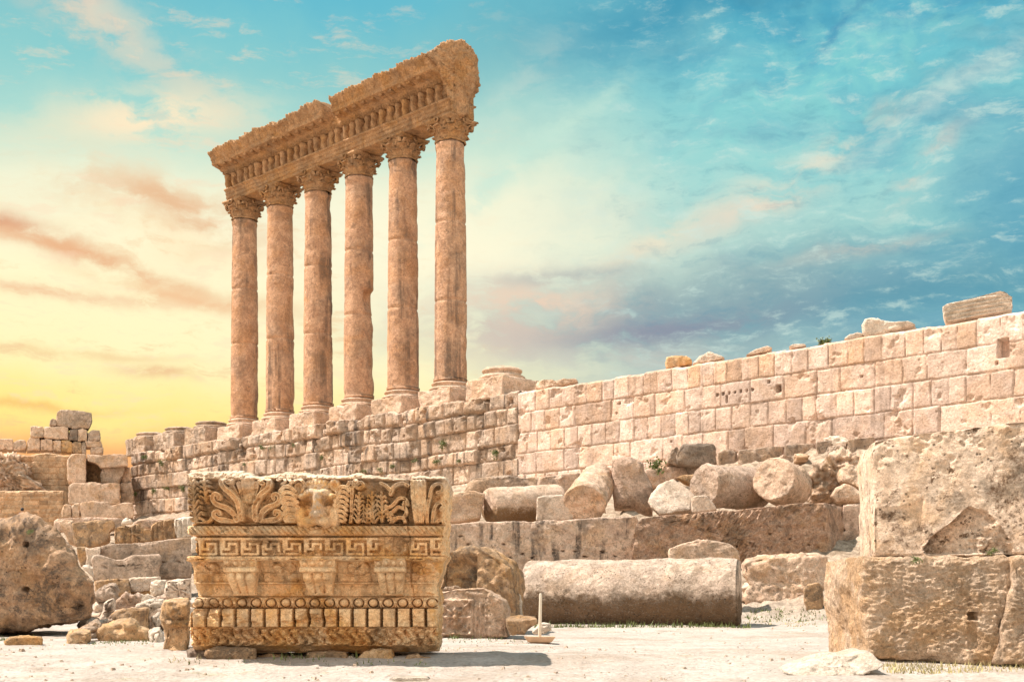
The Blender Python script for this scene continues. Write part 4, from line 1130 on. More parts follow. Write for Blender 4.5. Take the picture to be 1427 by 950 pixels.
# on the ledge
S('ledge_stub', 'pale squared block, leftmost on the streaked ledge beside the lion block', 'stone block', 'C', [(50, 262), (100, 252), (180, 247), (225, 262), (212, 310), (205, 365), (115, 377), (40, 378)], 48, 1.4, 'cream', rnd=.15, amp=.06, freq=1.2)
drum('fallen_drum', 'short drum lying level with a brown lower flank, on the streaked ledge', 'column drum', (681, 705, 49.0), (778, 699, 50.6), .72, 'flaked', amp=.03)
S('pale_block', 'small pale squared block in front of the level drum on the streaked ledge', 'stone block', 'C', [(440, 276), (470, 266), (545, 262), (565, 285), (590, 320), (592, 366), (437, 374)], 47.5, 1., 'pale', rnd=.07, amp=.04, freq=1.6)
drum('fallen_drum', 'tilted drum with its rough end turned forward, left of the tapered upright drum', 'column drum', (814, 702, 47.2), (834, 668, 49.6), .80, 'cream', amp=.06, r1=.72)
S('upright_drum', 'tallest upright tapered drum with a broken slanting right side, on the ledge', 'column drum', 'K', [(428, 190), (450, 180), (470, 200), (560, 205), (620, 222), (690, 260), (700, 320), (740, 400), (772, 470), (770, 560), (770, 690), (720, 690), (640, 660), (600, 640), (450, 640), (435, 420)], 48.5, 1.9, 'pink', rnd=.75, amp=.05, freq=1., edge=.6)
S('tilted_block', 'pale tilted half drum with a shadowed hollow under its right side', 'column drum', 'D', [(64, 375), (80, 345), (112, 310), (150, 285), (196, 263), (230, 285), (296, 346), (270, 380), (263, 415), (180, 432), (110, 438), (75, 405)], 46.5, 1.2, 'pale', rnd=.25, amp=.05, freq=1.2, ky=(.5, .9))
S('pale_block', 'small pale wedge between the tilted half drum and the long dark lying drum', 'stone block', 'D', [(264, 360), (290, 350), (330, 347), (355, 375), (378, 410), (350, 422), (266, 424)], 45.5, .6, 'pale', rnd=.06, amp=.03, freq=2)
drum('fallen_drum', 'long drum with a dark upper side lying slantwise, left of the round ended drum', 'column drum', (981, 676, 47.6), (1056, 681, 49.2), .84, 'drum', amp=.05, r1=.86)
drum('fallen_drum', 'round ended drum with its bright bored face turned up, right of the long dark drum', 'column drum', (1079, 667, 46.8), (1103, 680, 48.2), .86, 'cream', amp=.045)
S('rubble_boulder', 'big honeycombed pale boulder beside the round ended drum', 'rock', 'D', [(782, 380), (780, 300), (790, 245), (820, 205), (870, 175), (930, 158), (985, 165), (1040, 150), (1090, 130), (1090, 385), (900, 385)], 49, 1.8, 'cream', rnd=.5, amp=.22, freq=1.1, rough=.8, pit=.2)
S('rock', 'angular rock lodged on the honeycombed pale boulder', 'rock', 'D', [(915, 255), (935, 225), (970, 205), (1050, 228), (1052, 270), (1040, 300), (1012, 332), (960, 300), (918, 292)], 47.6, .8, 'cream', rnd=.2, amp=.08, freq=1.6, ky=(0, .5))
S('rock', 'egg shaped pale rock at the foot of the honeycombed boulder, on the scored block', 'rock', 'D', [(880, 345), (900, 312), (940, 295), (985, 310), (1022, 335), (1024, 368), (990, 380), (900, 376)], 46.6, .7, 'cream', rnd=.3, amp=.05, freq=1.6)
S('ledge', 'rough grey footing ledge along the foot of the podium wall', 'stone ledge', 'C', [(135, 255), (150, 215), (180, 195), (250, 188), (330, 182), (385, 196), (440, 190), (445, 260)], 60, 1.6, 'weathered', rnd=.25, amp=.14, freq=.8)
S('ledge', 'rough pale footing block behind the level drum, at the foot of the ashlar wall', 'stone ledge', 'C', [(440, 275), (443, 192), (520, 182), (600, 176), (640, 190), (640, 300)], 58, 1.6, 'pink', rnd=.2, amp=.12, freq=.9)
S('ledge', 'pinkish squared footing block behind the tilted half drum, under the dark slab', 'stone ledge', 'K', [(700, 320), (760, 310), (860, 296), (970, 285), (1060, 295), (1070, 360), (960, 400), (780, 480), (700, 460)], 58, 1.6, 'pink', rnd=.18, amp=.09, freq=.9)
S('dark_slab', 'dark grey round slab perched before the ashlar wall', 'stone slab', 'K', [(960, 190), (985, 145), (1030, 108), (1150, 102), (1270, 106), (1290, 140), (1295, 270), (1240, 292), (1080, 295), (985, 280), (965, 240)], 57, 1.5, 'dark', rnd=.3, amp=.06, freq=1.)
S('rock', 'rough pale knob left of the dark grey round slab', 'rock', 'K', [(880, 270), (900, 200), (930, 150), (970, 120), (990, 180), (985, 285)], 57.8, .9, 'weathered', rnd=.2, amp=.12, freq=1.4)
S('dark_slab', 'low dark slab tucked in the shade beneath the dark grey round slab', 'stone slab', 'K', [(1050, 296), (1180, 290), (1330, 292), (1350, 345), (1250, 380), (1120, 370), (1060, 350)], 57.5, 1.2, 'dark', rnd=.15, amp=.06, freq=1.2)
S('rock', 'flat brownish rock between the tilted half drum and the long dark drum, far side', 'rock', 'K', [(965, 385), (1040, 362), (1140, 358), (1180, 380), (1150, 430), (1080, 450), (1010, 420)], 50, .8, 'brown', rnd=.2, amp=.06, freq=1.4)
GD = (('grey base course block just right of the dark round slab', [(380, 160), (420, 150), (466, 152), (470, 245), (385, 248)]), ('long grey base course block behind the round ended drum', [(470, 150), (560, 136), (670, 130), (674, 215), (560, 240), (470, 244)]),
      ('grey base course block with weeds at its left, under the ashlar wall', [(677, 128), (740, 120), (808, 118), (812, 206), (680, 212)]), ('grey base course block above the honeycombed boulder', [(815, 112), (880, 104), (948, 101), (950, 180), (818, 195)]),
      ('last grey base course block before the shell niche block', [(953, 98), (1010, 92), (1070, 89), (1080, 170), (955, 178)]))
for i, (lb, pts) in enumerate(GD):
    S('course_block', lb, 'stone block', 'D', pts, Ywall(1020 + 45 * i) - 1.3, 1.2, 'weathered', group='grey base course blocks', rnd=.07, amp=.06, freq=1.)

# on top of the walls
for lb, nm, pts, mt, rn, am, sr in (
        ('fluted white moulding block lying on the top edge of the ashlar wall', 'moulding_block', [(883, 150), (900, 138), (1130, 92), (1150, 95), (1183, 125), (1185, 180), (1050, 205), (900, 229), (888, 195)], 'white', .07, .03, 'M'),
        ('white hunched rock on the top of the ashlar wall', 'rock', [(493, 240), (510, 212), (560, 212), (640, 232), (700, 233), (735, 250), (700, 262), (560, 300), (510, 298)], 'white', .25, .09, 'M'),
        ('small white rounded rock left of the hunched rock on the ashlar wall', 'rock', [(405, 310), (430, 288), (470, 278), (495, 290), (490, 306), (440, 318)], 'white', .15, .04, 'M'),
        ('thin flat white stone right of the bush on the ashlar wall', 'rock', [(145, 345), (165, 335), (215, 336), (225, 345), (180, 352)], 'white', .06, .02, 'M'),
        ('flat pale cap stone left of the bush on the ashlar wall', 'rock', [(-60, 385), (-10, 358), (40, 346), (62, 355), (50, 368), (0, 380)], 'pale', .1, .03, 'M'),
        ('ochre rounded rock on the lowest part of the ashlar wall', 'rock', [(802, 400), (810, 375), (850, 368), (900, 372), (930, 392), (928, 412), (805, 432)], 'orange', .2, .05, 'L'),
        ('pointed pinkish rock right of the ochre rounded rock on the wall', 'rock', [(935, 408), (970, 370), (1015, 348), (1060, 368), (1090, 380), (1060, 392), (985, 405)], 'pale', .18, .06, 'L'),
        ('crumbled rubble heap beside the right column base stump', 'rock', [(160, 530), (175, 492), (215, 480), (280, 486), (350, 488), (372, 500), (300, 520), (200, 535)], 'cream', .25, .14, 'L')):
    pc = crop(sr, pts); mx = min(p[0] for p in pc)
    rl = None
    if nm == 'moulding_block':
        rl = lambda px, py: .09 * np.sin((py + (px - 1318) * .135 - 427) / 4.6 * 2 * np.pi * .8) + .04 * fbm(np.stack([px / 9, py / 5, 0 * px], -1), 3, .5, 3)
    S(nm, lb, 'moulding' if rl else 'rock', sr, pts, Ywall(mx) + .25, 1.2, mt, rnd=rn, amp=am, freq=1.4, relief=rl, ky=(-.25, 0))

# ------------------------------------------------------------------ left foreground
S('boulder', 'big lichened brown boulder with drilled holes at the left edge of the picture', 'boulder', 'B', [(-420, 240), (-200, 150), (-80, 105), (0, 78), (60, 72), (110, 60), (150, 53), (212, 66), (270, 112), (312, 150), (352, 192), (400, 240), (416, 275), (432, 345), (468, 385), (500, 425), (496, 500), (488, 565), (440, 612), (370, 640), (300, 650), (240, 655), (190, 668), (130, 690), (40, 678), (-60, 672), (-200, 690), (-420, 690)],
  27., 3.2, 'boulder', rnd=.45, amp=.10, freq=.9, res=.028, pit=.08, relief=lambda px, py: holes('B', [(137, 221), (130, 459), (404, 551)], 4.2, .25)(px, py) - .12 * ss(-8, 10, (py - (790 + (px - 40) * .62))) * ss(30, 50, px), rough=.6)
LF = [('flat_stone', 'flat tan slab lying on the sand below the big boulder', 'stone', 'B', [(30, 735), (60, 712), (130, 709), (221, 713), (222, 757), (120, 760), (40, 758)], 22.5, .6, 'orange', .06),
      ('stone', 'squarish tan stone right of the flat slab below the big boulder', 'stone', 'H', [(-20, 700), (20, 680), (70, 670), (160, 692), (152, 812), (60, 822), (-20, 822), (-30, 760)], 23., .7, 'orange', .1),
      ('stone', 'round buff cobble sitting behind the squarish tan stone', 'stone', 'H', [(64, 655), (105, 622), (160, 618), (215, 632), (236, 662), (200, 692), (110, 690)], 24., .5, 'cream', .15),
      ('stone', 'grey rounded stone in the shade of the big boulder', 'stone', 'H', [(170, 620), (195, 590), (235, 574), (280, 600), (302, 642), (255, 715), (190, 752), (150, 745), (160, 680)], 25.5, .7, 'weathered', .2),
      ('rock', 'large rough tan rock left of the ochre pillar stump', 'rock', 'H', [(246, 692), (280, 655), (325, 622), (400, 600), (460, 592), (505, 570), (552, 560), (600, 582), (640, 642), (700, 660), (742, 672), (747, 800), (744, 836), (600, 838), (450, 826), (320, 800), (255, 775)], 24., 1.1, 'orange', .22),
      ('flat_block', 'flat topped block standing behind the large rough tan rock', 'stone block', 'H', [(380, 520), (430, 485), (520, 462), (620, 455), (722, 450), (728, 660), (640, 700), (560, 650), (420, 600), (385, 560)], 26.5, 1.2, 'brown', .08),
      ('stone_slab', 'long pale slab top lying behind the ochre pillar stump', 'stone slab', 'H', [(600, 452), (640, 415), (760, 385), (860, 378), (862, 440), (760, 470), (725, 520), (640, 470)], 28., 1.2, 'white', .1),
      ('reeded_fragment', 'small fragment with carved ribs, right of the big boulder', 'carved fragment', 'H', [(250, 590), (275, 530), (300, 480), (305, 412), (350, 375), (400, 352), (412, 400), (408, 470), (375, 540), (330, 600), (275, 615)], 30.5, .8, 'pale', .08),
      ('rock', 'broken grey rock with a sharp peak, above the flat topped block', 'rock', 'H', [(415, 400), (460, 350), (515, 308), (550, 335), (570, 345), (622, 306), (652, 355), (640, 400), (600, 440), (520, 452), (430, 460), (405, 430)], 32., .9, 'pink', .15),
      ('stone_block', 'dark stained squared block at the foot of the long grey ledge', 'stone block', 'H', [(220, 205), (280, 190), (350, 184), (540, 180), (552, 300), (520, 330), (430, 350), (330, 380), (230, 320)], 42., 1.4, 'brown', .1),
      ('rock', 'ragged folded rock right behind the big boulder', 'rock', 'H', [(218, 320), (250, 280), (290, 240), (350, 222), (405, 228), (442, 290), (425, 350), (380, 385), (310, 400), (250, 410), (215, 380)], 38., 1., 'weathered', .2),
      ('stone_slab', 'pale bench like slab below the long grey ledge', 'stone slab', 'H', [(545, 175), (690, 162), (842, 155), (838, 196), (736, 205), (732, 285), (640, 292), (550, 294)], 42.5, 1.2, 'pale', .07),
      ('stone_block', 'small orange stone foot under the pale bench like slab', 'stone block', 'H', [(560, 292), (640, 280), (690, 272), (742, 268), (742, 350), (650, 352), (570, 330)], 42.8, .8, 'orange', .06),
      ('rock', 'cluster of fused rounded white lumps right of the bench like slab', 'rock', 'H', [(742, 275), (765, 225), (800, 200), (850, 190), (895, 195), (900, 260), (880, 300), (800, 336), (745, 335)], 41., .9, 'white', .2),
      ('drilled_block', 'block peppered with drilled holes, just left of the lion block', 'carved fragment', 'H', [(882, 300), (895, 205), (960, 190), (1040, 182), (1125, 178), (1125, 372), (1000, 374), (890, 370)], 39., 1., 'pale', .07),
      ('rock', 'bright white splinter leaning at the left side of the ochre pillar stump', 'rock', 'H', [(748, 548), (790, 510), (832, 490), (842, 560), (822, 605), (800, 640), (775, 590)], 27., .5, 'white', .06),
      ('rock', 'white jagged rock on the sand between the tan rock and the ochre pillar stump', 'rock', 'H', [(745, 700), (780, 665), (832, 650), (850, 720), (860, 830), (800, 845), (750, 830)], 23.2, .5, 'white', .1),
      ('pillar_stump', 'narrow ochre pillar stump with a stepped moulded face, beside the lion block', 'carved fragment', 'H', [(868, 388), (940, 376), (1112, 374), (1112, 560), (1105, 720), (1100, 892), (1000, 905), (930, 892), (852, 885), (880, 760), (868, 640), (850, 560), (862, 470)], 20.5, 1.2, 'orange', .07)]


def steps(px, py):
    y = (py - 780) * 6.784; x = (px - 100) * 6.784
    p = np.interp(y, [370, 420, 440, 520, 555, 575, 600, 628, 640, 800, 825, 835, 900], [.0, .02, .07, .06, -.02, .05, .1, .06, -.01, -.02, -.05, .06, .05])
    return p * ss(880, 920, x) + .03 * fbm(np.stack([x / 40, y / 40, 0 * x], -1), 3, .5, 2)


def ribs(px, py):
    x = (px - 100) * 6.784; y = (py - 780) * 6.784
    return .05 * np.sin((y + .35 * x) / 21 * 2 * np.pi) * ss(300, 325, x) * ss(400, 380, x)


def drilled(px, py):
    x = px * .9; y = py * .9
    return -.12 * np.clip(pn(np.stack([x * .55, y * .55, 0 * x], -1)) - .12, 0, 1) * 2.2


for nm, lb, ct, src, pts, y, th, mt, rn in LF:
    S(nm, lb, ct, src, pts, y, th, mt, rnd=rn, amp=.05 if rn < .1 else .07, freq=1.9, relief={'pillar_stump': steps, 'reeded_fragment': ribs, 'drilled_block': drilled}.get(nm), edge=1.4)

# ------------------------------------------------------------------ left terraces


def flutes(px, py):
    x = (px - 80) * 6.786
    return .10 * np.sin(x / 44 * 2 * np.pi + .8) * (np.abs(np.sin(x / 130)) ** .3) + .05 * fbm(np.stack([px / 2.5, py / 2.5, 0 * px], -1), 3, .5, 3)


LT = [('ledge_block', 'long grey ledge block with a row of small holes, left of the lion block', 'stone block', [(408, 475), (500, 462), (600, 456), (780, 446), (940, 436), (1080, 412), (1170, 404), (1265, 400), (1272, 560), (1270, 775), (690, 790), (400, 795), (400, 600)], 58, 2.4, 'weathered', .1, .06, holes('G', [(1000 + i * 46, 628 - 2 * i) for i in range(6)] + [(1090, 500), (1185, 495)], 1.1, .2)),
      ('ledge_block', 'broken lower step with an uneven white rim, in front of the long grey ledge', 'stone block', [(325, 590), (345, 565), (390, 556), (440, 570), (480, 600), (560, 608), (620, 605), (665, 585), (700, 560), (780, 566), (880, 556), (962, 550), (985, 580), (978, 640), (955, 690), (962, 790), (335, 800), (330, 680)], 55.5, 1.8, 'weathered', .12, .05, holes('G', [(450 + i * 44, 676 - 3 * i) for i in range(9)], 1., .2)),
      ('stone_block', 'narrow pale stub at the left end of the long grey ledge', 'stone block', [(268, 495), (330, 488), (412, 484), (405, 560), (345, 575), (330, 665), (262, 664), (280, 600)], 57.5, 1.4, 'pale', .1, .05, None),
      ('stone_block', 'dark shaded stone below the dark brown block, behind the big boulder', 'stone block', [(185, 490), (272, 488), (285, 590), (275, 660), (225, 665), (195, 580)], 60, 1.2, 'brown', .1, .05, None),
      ('rock', 'bright white scrap between the big boulder and the narrow pale stub', 'rock', [(235, 662), (300, 655), (335, 690), (345, 780), (300, 740), (250, 700)], 50, .6, 'white', .1, .05, None),
      ('stone_block', 'small white block at the right end of the long grey ledge', 'stone block', [(1268, 402), (1332, 406), (1350, 470), (1340, 524), (1268, 532)], 50, .8, 'white', .07, .04, None),
      ('dark_block', 'dark brown stained block with a pale top, above the narrow pale stub', 'stone block', [(142, 262), (200, 245), (300, 236), (420, 228), (530, 226), (552, 300), (500, 335), (492, 440), (380, 465), (300, 478), (190, 482), (162, 420)], 70, 2.2, 'brown', .16, .09, None),
      ('stone_block', 'pale brown block left of the dark brown stained block', 'stone block', [(15, 245), (80, 238), (146, 236), (168, 410), (195, 482), (110, 440), (60, 330)], 73, 1.8, 'cream', .15, .09, None),
      ('moulded_block', 'moulded block with dark vertical fluting, right of the dark brown block', 'carved fragment', [(545, 315), (585, 285), (620, 270), (680, 290), (730, 268), (765, 262), (800, 290), (835, 322), (895, 322), (898, 430), (700, 445), (545, 448)], 68, 2., 'brown', .12, .09, flutes),
      ('moulded_block', 'moulded block with a dark hollow, between the fluted one and the white end block', 'carved fragment', [(895, 285), (960, 252), (1030, 232), (1105, 222), (1122, 300), (1120, 400), (1080, 412), (895, 432)], 68, 2., 'brown', .1, .09, flutes),
      ('end_block', 'whitish moulded end block beside the lion block, over the long grey ledge', 'carved fragment', [(1112, 228), (1190, 206), (1290, 208), (1292, 290), (1275, 392), (1125, 402)], 67, 1.8, 'white', .12, .06, flutes),
      ('ledge', 'pale ledge strip above the fluted moulded blocks', 'stone ledge', [(728, 300), (740, 242), (860, 228), (1000, 222), (1100, 206), (1205, 200), (1210, 280), (1000, 320)], 76, 2., 'pink', .15, .1, None),
      ('ledge', 'thin grey ledge under the notched slab, at the far left', 'stone ledge', [(-30, 240), (0, 218), (180, 208), (350, 205), (500, 208), (642, 214), (645, 310), (300, 330), (-30, 330)], 88, 3., 'pink', .15, .08, None),
      ('rock', 'little white rounded rock at the right end of the thin grey ledge', 'rock', [(608, 258), (625, 232), (655, 215), (690, 222), (714, 248), (700, 268), (615, 270)], 82, 1., 'white', .25, .08, None),
      ('notched_slab', 'long slab with a broken notch in its top, below the arched niche', 'stone slab', [(215, 68), (260, 58), (345, 50), (480, 62), (520, 92), (590, 100), (620, 82), (640, 62), (716, 70), (722, 140), (718, 212), (215, 210)], 97, 2.5, 'cream', .12, .07, None),
      ('stone_block', 'squat block leftmost beside the long notched slab', 'stone block', [(42, 140), (62, 92), (90, 80), (132, 88), (132, 208), (42, 208)], 97, 1.8, 'cream', .15, .07, None),
      ('stone_block', 'squat block touching the left end of the long notched slab', 'stone block', [(136, 100), (165, 78), (200, 74), (214, 90), (210, 208), (136, 208)], 97, 1.8, 'cream', .15, .07, None)]
for nm, lb, ct, pts, y, th, mt, rn, am, rl in LT:
    S(nm, lb, ct, 'G', pts, y, th, mt, rnd=rn, amp=am, freq=.9, relief=rl, edge=1.3)

# ------------------------------------------------------------------ far left ruins
NI = [('niche_pier', 'pale left pier of the ruined arched niche', 'stone block', [(375, 400), (395, 370), (440, 364), (478, 366), (476, 420), (474, 522), (450, 528), (376, 520)], 103, 3., 'cream'),
      ('niche_lintel', 'lintel slab roofing the ruined arched niche', 'stone slab', [(478, 366), (560, 372), (620, 365), (702, 368), (704, 432), (620, 438), (560, 440), (530, 412), (500, 400), (478, 402)], 103, 3., 'cream'),
      ('niche_voussoir', 'slanting arch stone inside the ruined niche', 'stone block', [(560, 445), (620, 440), (692, 438), (680, 480), (660, 526), (560, 524), (552, 480)], 103.6, 2.6, 'weathered'),
      ('backing_slab', 'shaded back slab of the ruined arched niche', 'stone slab', [(470, 400), (570, 400), (570, 524), (470, 524)], 105.6, .6, 'brown'),
      ('stone_block', 'big squared block carrying the ruined niche', 'stone block', [(378, 545), (400, 526), (520, 522), (660, 526), (664, 640), (520, 640), (380, 640)], 102.5, 3., 'cream'),
      ('stone_block', 'narrow block between the niche block and the podium corner, lower one', 'stone block', [(664, 525), (725, 518), (735, 580), (735, 640), (666, 640)], 104, 2., 'weathered'),
      ('stone_block', 'narrow block between the arch stone and the podium corner, upper one', 'stone block', [(668, 500), (690, 440), (716, 436), (722, 516), (668, 524)], 104.5, 2., 'cream')]
for nm, lb, ct, pts, y, th, mt in NI:
    S(nm, lb, ct, 'A', pts, y, th, mt, rnd=.12, amp=.09, freq=.8)
PI = [('big dark topmost block of the far left heap', [(310, 135), (340, 122), (375, 119), (505, 136), (507, 180), (490, 224), (400, 224), (370, 214), (312, 206)], 'weathered'), ('small stone tucked left of the topmost block of the heap', [(274, 185), (290, 170), (310, 176), (312, 208), (275, 208)], 'weathered'),
      ('squarish block at the left end of the heap second row', [(170, 215), (200, 208), (240, 212), (242, 272), (170, 272)], 'cream'), ('wide block in the heap second row, under the topmost block', [(242, 212), (310, 208), (378, 216), (380, 288), (310, 282), (243, 274)], 'cream'),
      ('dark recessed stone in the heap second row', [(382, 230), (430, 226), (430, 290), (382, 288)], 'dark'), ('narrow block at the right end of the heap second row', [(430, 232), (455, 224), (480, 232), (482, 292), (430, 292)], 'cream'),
      ('tallest stone of the small right stack beside the heap', [(483, 250), (505, 235), (550, 238), (552, 290), (485, 292)], 'weathered'), ('middle stone of the small right stack beside the heap', [(474, 294), (520, 290), (560, 294), (565, 328), (476, 328)], 'cream'), ('bottom stone of the small right stack beside the heap', [(500, 330), (568, 328), (570, 364), (502, 364)], 'cream'),
      ('leftmost stone of the heap bottom row', [(150, 290), (170, 274), (218, 276), (220, 346), (150, 346)], 'cream'), ('second stone of the heap bottom row', [(222, 282), (260, 278), (290, 284), (290, 346), (222, 346)], 'cream'), ('third stone of the heap bottom row', [(292, 292), (320, 286), (336, 290), (336, 352), (292, 350)], 'cream'),
      ('fourth stone of the heap bottom row', [(338, 290), (370, 286), (395, 300), (395, 356), (338, 354)], 'orange'), ('greenish dark last stone of the heap bottom row', [(397, 305), (420, 296), (448, 300), (450, 358), (397, 358)], 'brown'), ('long low block left of the heap', [(-40, 292), (0, 282), (70, 284), (72, 342), (-40, 345)], 'cream'), ('low rounded block touching the heap at its left', [(72, 300), (95, 288), (140, 288), (146, 330), (140, 346), (74, 344)], 'cream'),
      ('slim stone right of the heap bottom row', [(450, 300), (474, 296), (474, 362), (451, 360)], 'weathered')]
for lb, pts, mt in PI:
    S('heap_stone', lb, 'stone block', 'A', pts, 113, 2.2, mt, group='stones of the far left heap', rnd=.12, amp=.08, freq=.9)
q0, q1 = W(-60, 700, 112), W(96, 700, 112)
zA, zB = W(0, 632, 112)[2], W(0, 683, 109)[2]
UX, FR = np.array([1., 0.]), np.array([0., -1.])
ashlar('coursed_wall', 'far wall of small brown squared stones under the heap of blocks', 'wall', np.array([0., 112.]), UX, FR, W(-300, 0, 112)[0], W(97, 0, 112)[0], 7.4, lambda s: zA + .25 * pn(np.stack([s * .6, 0 * s, 0 * s], -1)), list(np.arange(7., 16., .55)), lambda k, r: (.55, 1.15), MT['brick'], seed=8, joint=.045, res=.05, thick=1.5)
ashlar('coursed_wall', 'nearer low wall of small tan squared stones behind the big boulder', 'wall', np.array([0., 109.]), UX, FR, W(-300, 0, 109)[0], W(88, 0, 109)[0], 6.4, lambda s: zB + 0 * s, list(np.arange(6., 13., .38)), lambda k, r: (.5, .95), MT['brick'], seed=9, joint=.04, res=.05, thick=1.2)
S('rubble_core', 'crumbling rubble core piled on the low tan wall', 'rubble wall', 'A', [(-120, 380), (-40, 372), (60, 362), (100, 380), (140, 420), (165, 470), (150, 500), (215, 520), (240, 556), (265, 566), (-120, 570)], 110.2, 1.6, 'cream', rnd=.4, amp=.45, freq=.9, rough=.9, pit=.4)

# ------------------------------------------------------------------ scattered rubble, gravel, weeds
rub = []
for i in range(6):
    a = np.linspace(0, 2 * np.pi, 7, endpoint=False) + rng.uniform(-.3, .3, 7); r = rng.uniform(.75, 1.15, 7)
    o = prism('rubble_stone', np.stack([r * np.cos(a) * .3, r * np.sin(a) * .21], -1), (0, 0, 0), .4, MT[['cream', 'pale', 'weathered', 'cream', 'white', 'pink'][i]], rnd=.05, amp=.05, freq=3., seed=200. + i, res=.045, edge=1.5)
    rub.append(o)
spots = []
rr = random.Random(5)
for (x0, x1, y0, y1, n) in ((130, 268, 27, 40, 26), (100, 240, 40, 52, 16), (620, 730, 29, 36, 8), (640, 900, 45, 47, 12), (760, 1180, 52, 60, 36), (1040, 1150, 38.5, 41, 5), (90, 270, 60, 75, 14), (640, 760, 52, 58, 10), (1100, 1200, 46, 52, 8)):
    for _ in range(n):
        px = rr.uniform(x0, x1); y = rr.uniform(y0, y1); spots.append(((px - CX) * y / F, y))
for i, (x, y) in enumerate(spots):
    o = rub[i % 6] if i < 6 else rub[i % 6].copy()
    if i >= 6: COL.objects.link(o)
    k = rr.uniform(.5, 1.5) * (1 + max(0, y - 40) / 60)
    o.scale = (k, k, k * rr.uniform(.7, 1.1)); o.rotation_euler = (rr.uniform(-.3, .3), rr.uniform(-.3, .3), rr.uniform(0, 6.28))
    o.location = (x, y, float(terrain(x, y)) - .04)
    tag(o, 'small loose rubble stone lying in the gaps among the fallen blocks', 'rubble stone', 'loose rubble stones')
S('flat_stone', 'thin pale slat of stone lying flat on the sand in front of the lion block', 'stone slab', 'P', [(541, 947), (550, 944), (592, 943.5), (600, 945), (598, 947.5), (555, 949)], 13.6, .35, 'white', rnd=.015, amp=.01, freq=3, res=.02)

# gravel
gv = []; gq = []
for i in range(3200):
    y = 9 * (38 / 9) ** rr.random(); x = rr.uniform(-.45, .45) * y
    if pn(np.array([x * .5, y * .5, 7.7])) < rr.uniform(-.3, .5): continue
    z = float(terrain(x, y)); s = .012 + .035 * rr.random() ** 3 + .03 * (rr.random() < .02); a = rr.uniform(0, 6)
    b = len(gv)
    for k in range(4): gv.append((x + s * math.cos(a + k * 1.57) * rr.uniform(.6, 1.1), y + s * math.sin(a + k * 1.57), z - .01))
    for k in range(4): gv.append((x + .6 * s * math.cos(a + k * 1.57), y + .6 * s * math.sin(a + k * 1.57), z + s * rr.uniform(.4, .7)))
    gq += [(b + k, b + (k + 1) % 4, b + 4 + (k + 1) % 4, b + 4 + k) for k in range(4)] + [(b + 4, b + 5, b + 6, b + 7)]
o = mesh_obj('gravel', gv, gq, None, MT['pale'], smooth=False); o['kind'] = 'stuff'; o['label'] = 'scattered small gravel on the sandy ground'

# grass along the feet of the stones
def blades(name, spots, mat, label):
    vs, ts = [], []
    for (px0, px1, Y, n, h, sp) in spots:
        for _ in range(n):
            px = rr.uniform(px0, px1); y = Y + rr.uniform(-sp, sp); x = (px - CX) * Y / F; z = float(terrain(x, y)) - .01
            if pn(np.array([x * .8, y * .8, 1.3])) < rr.uniform(-.9, .1): continue
            hh = h * rr.uniform(.25, 1.) * rr.uniform(.4, 1.); a = rr.uniform(0, 3.14); w = .011 * Y / 20 * rr.uniform(.6, 1.4); lx, ly = rr.uniform(-.6, .6) * hh, rr.uniform(-.6, .6) * hh
            b = len(vs); vs += [(x - w * math.cos(a), y - w * math.sin(a), z), (x + w * math.cos(a), y + w * math.sin(a), z), (x + lx, y + ly, z + hh)]; ts.append((b, b + 1, b + 2))
    o = mesh_obj(name, vs, None, ts, mat, smooth=False); o['kind'] = 'stuff'; o['label'] = label


blades('grass', [(745, 1045, 32.1, 700, .24, .35), (1040, 1150, 36, 380, .2, 1.6), (620, 700, 25., 60, .12, .3), (625, 640, 25.1, 60, .2, .2), (262, 600, 17.1, 60, .1, .3), (380, 520, 17.6, 60, .2, .3), (130, 215, 23.2, 140, .12, .5), (200, 262, 38, 260, .25, 1.), (0, 40, 25, 120, .14, .6), (612, 760, 23.5, 40, .1, .6)], MT['leaf'], 'sparse green grass along the feet of the stones')
blades('dry_grass', [(1228, 1440, 16.6, 1100, .14, .4), (240, 280, 17.3, 140, .16, .2), (1150, 1230, 16.9, 60, .08, .3), (0, 210, 21.5, 160, .07, 1.2), (600, 640, 20, 50, .06, .5), (1040, 1150, 34, 180, .1, 1.5), (640, 760, 22, 60, .06, 1.)], MT['straw'], 'thin dry grass on the sand by the honey blocks')


def weed(label, p, size, n=60, droop=.3, hang=True, group=None, cat='weed'):
    """small bushy plant: many little leaves on short arching stems from the point p"""
    vs, qs = [], []
    lobes = [Vector((rr.uniform(-1, 1), rr.uniform(-.9, .0), rr.uniform(-.5, .6))) * size * .45 for _ in range(5)]
    for i in range(n * 3):
        c = lobes[i % 5]; d = Vector((rr.gauss(0, 1), rr.gauss(0, .7), rr.gauss(0, .9))) * size * .15
        q = c + d; q.z -= droop * abs(q.y) * .5
        a = Vector((rr.uniform(-1, 1), rr.uniform(-1, 1), rr.uniform(-.6, 1))).normalized(); L = size * rr.uniform(.10, .20)
        w = a.cross(Vector((rr.uniform(-1, 1), rr.uniform(-1, 1), rr.uniform(-1, 1)))).normalized() * L * .42
        b = len(vs); vs += [tuple(q), tuple(q + a * L * .5 + w), tuple(q + a * L), tuple(q + a * L * .5 - w)]; qs.append((b, b + 1, b + 2, b + 3))
    for c in lobes:                                   # stems
        b = len(vs); w = size * .012
        vs += [(-w, 0, 0), (w, 0, 0), (c.x + w, c.y, c.z), (c.x - w, c.y, c.z)]; qs.append((b, b + 1, b + 2, b + 3))
    o = mesh_obj('weed', vs, qs, None, MT['leaf'], loc=tuple(p), smooth=False)
    return tag(o, label, cat, group)


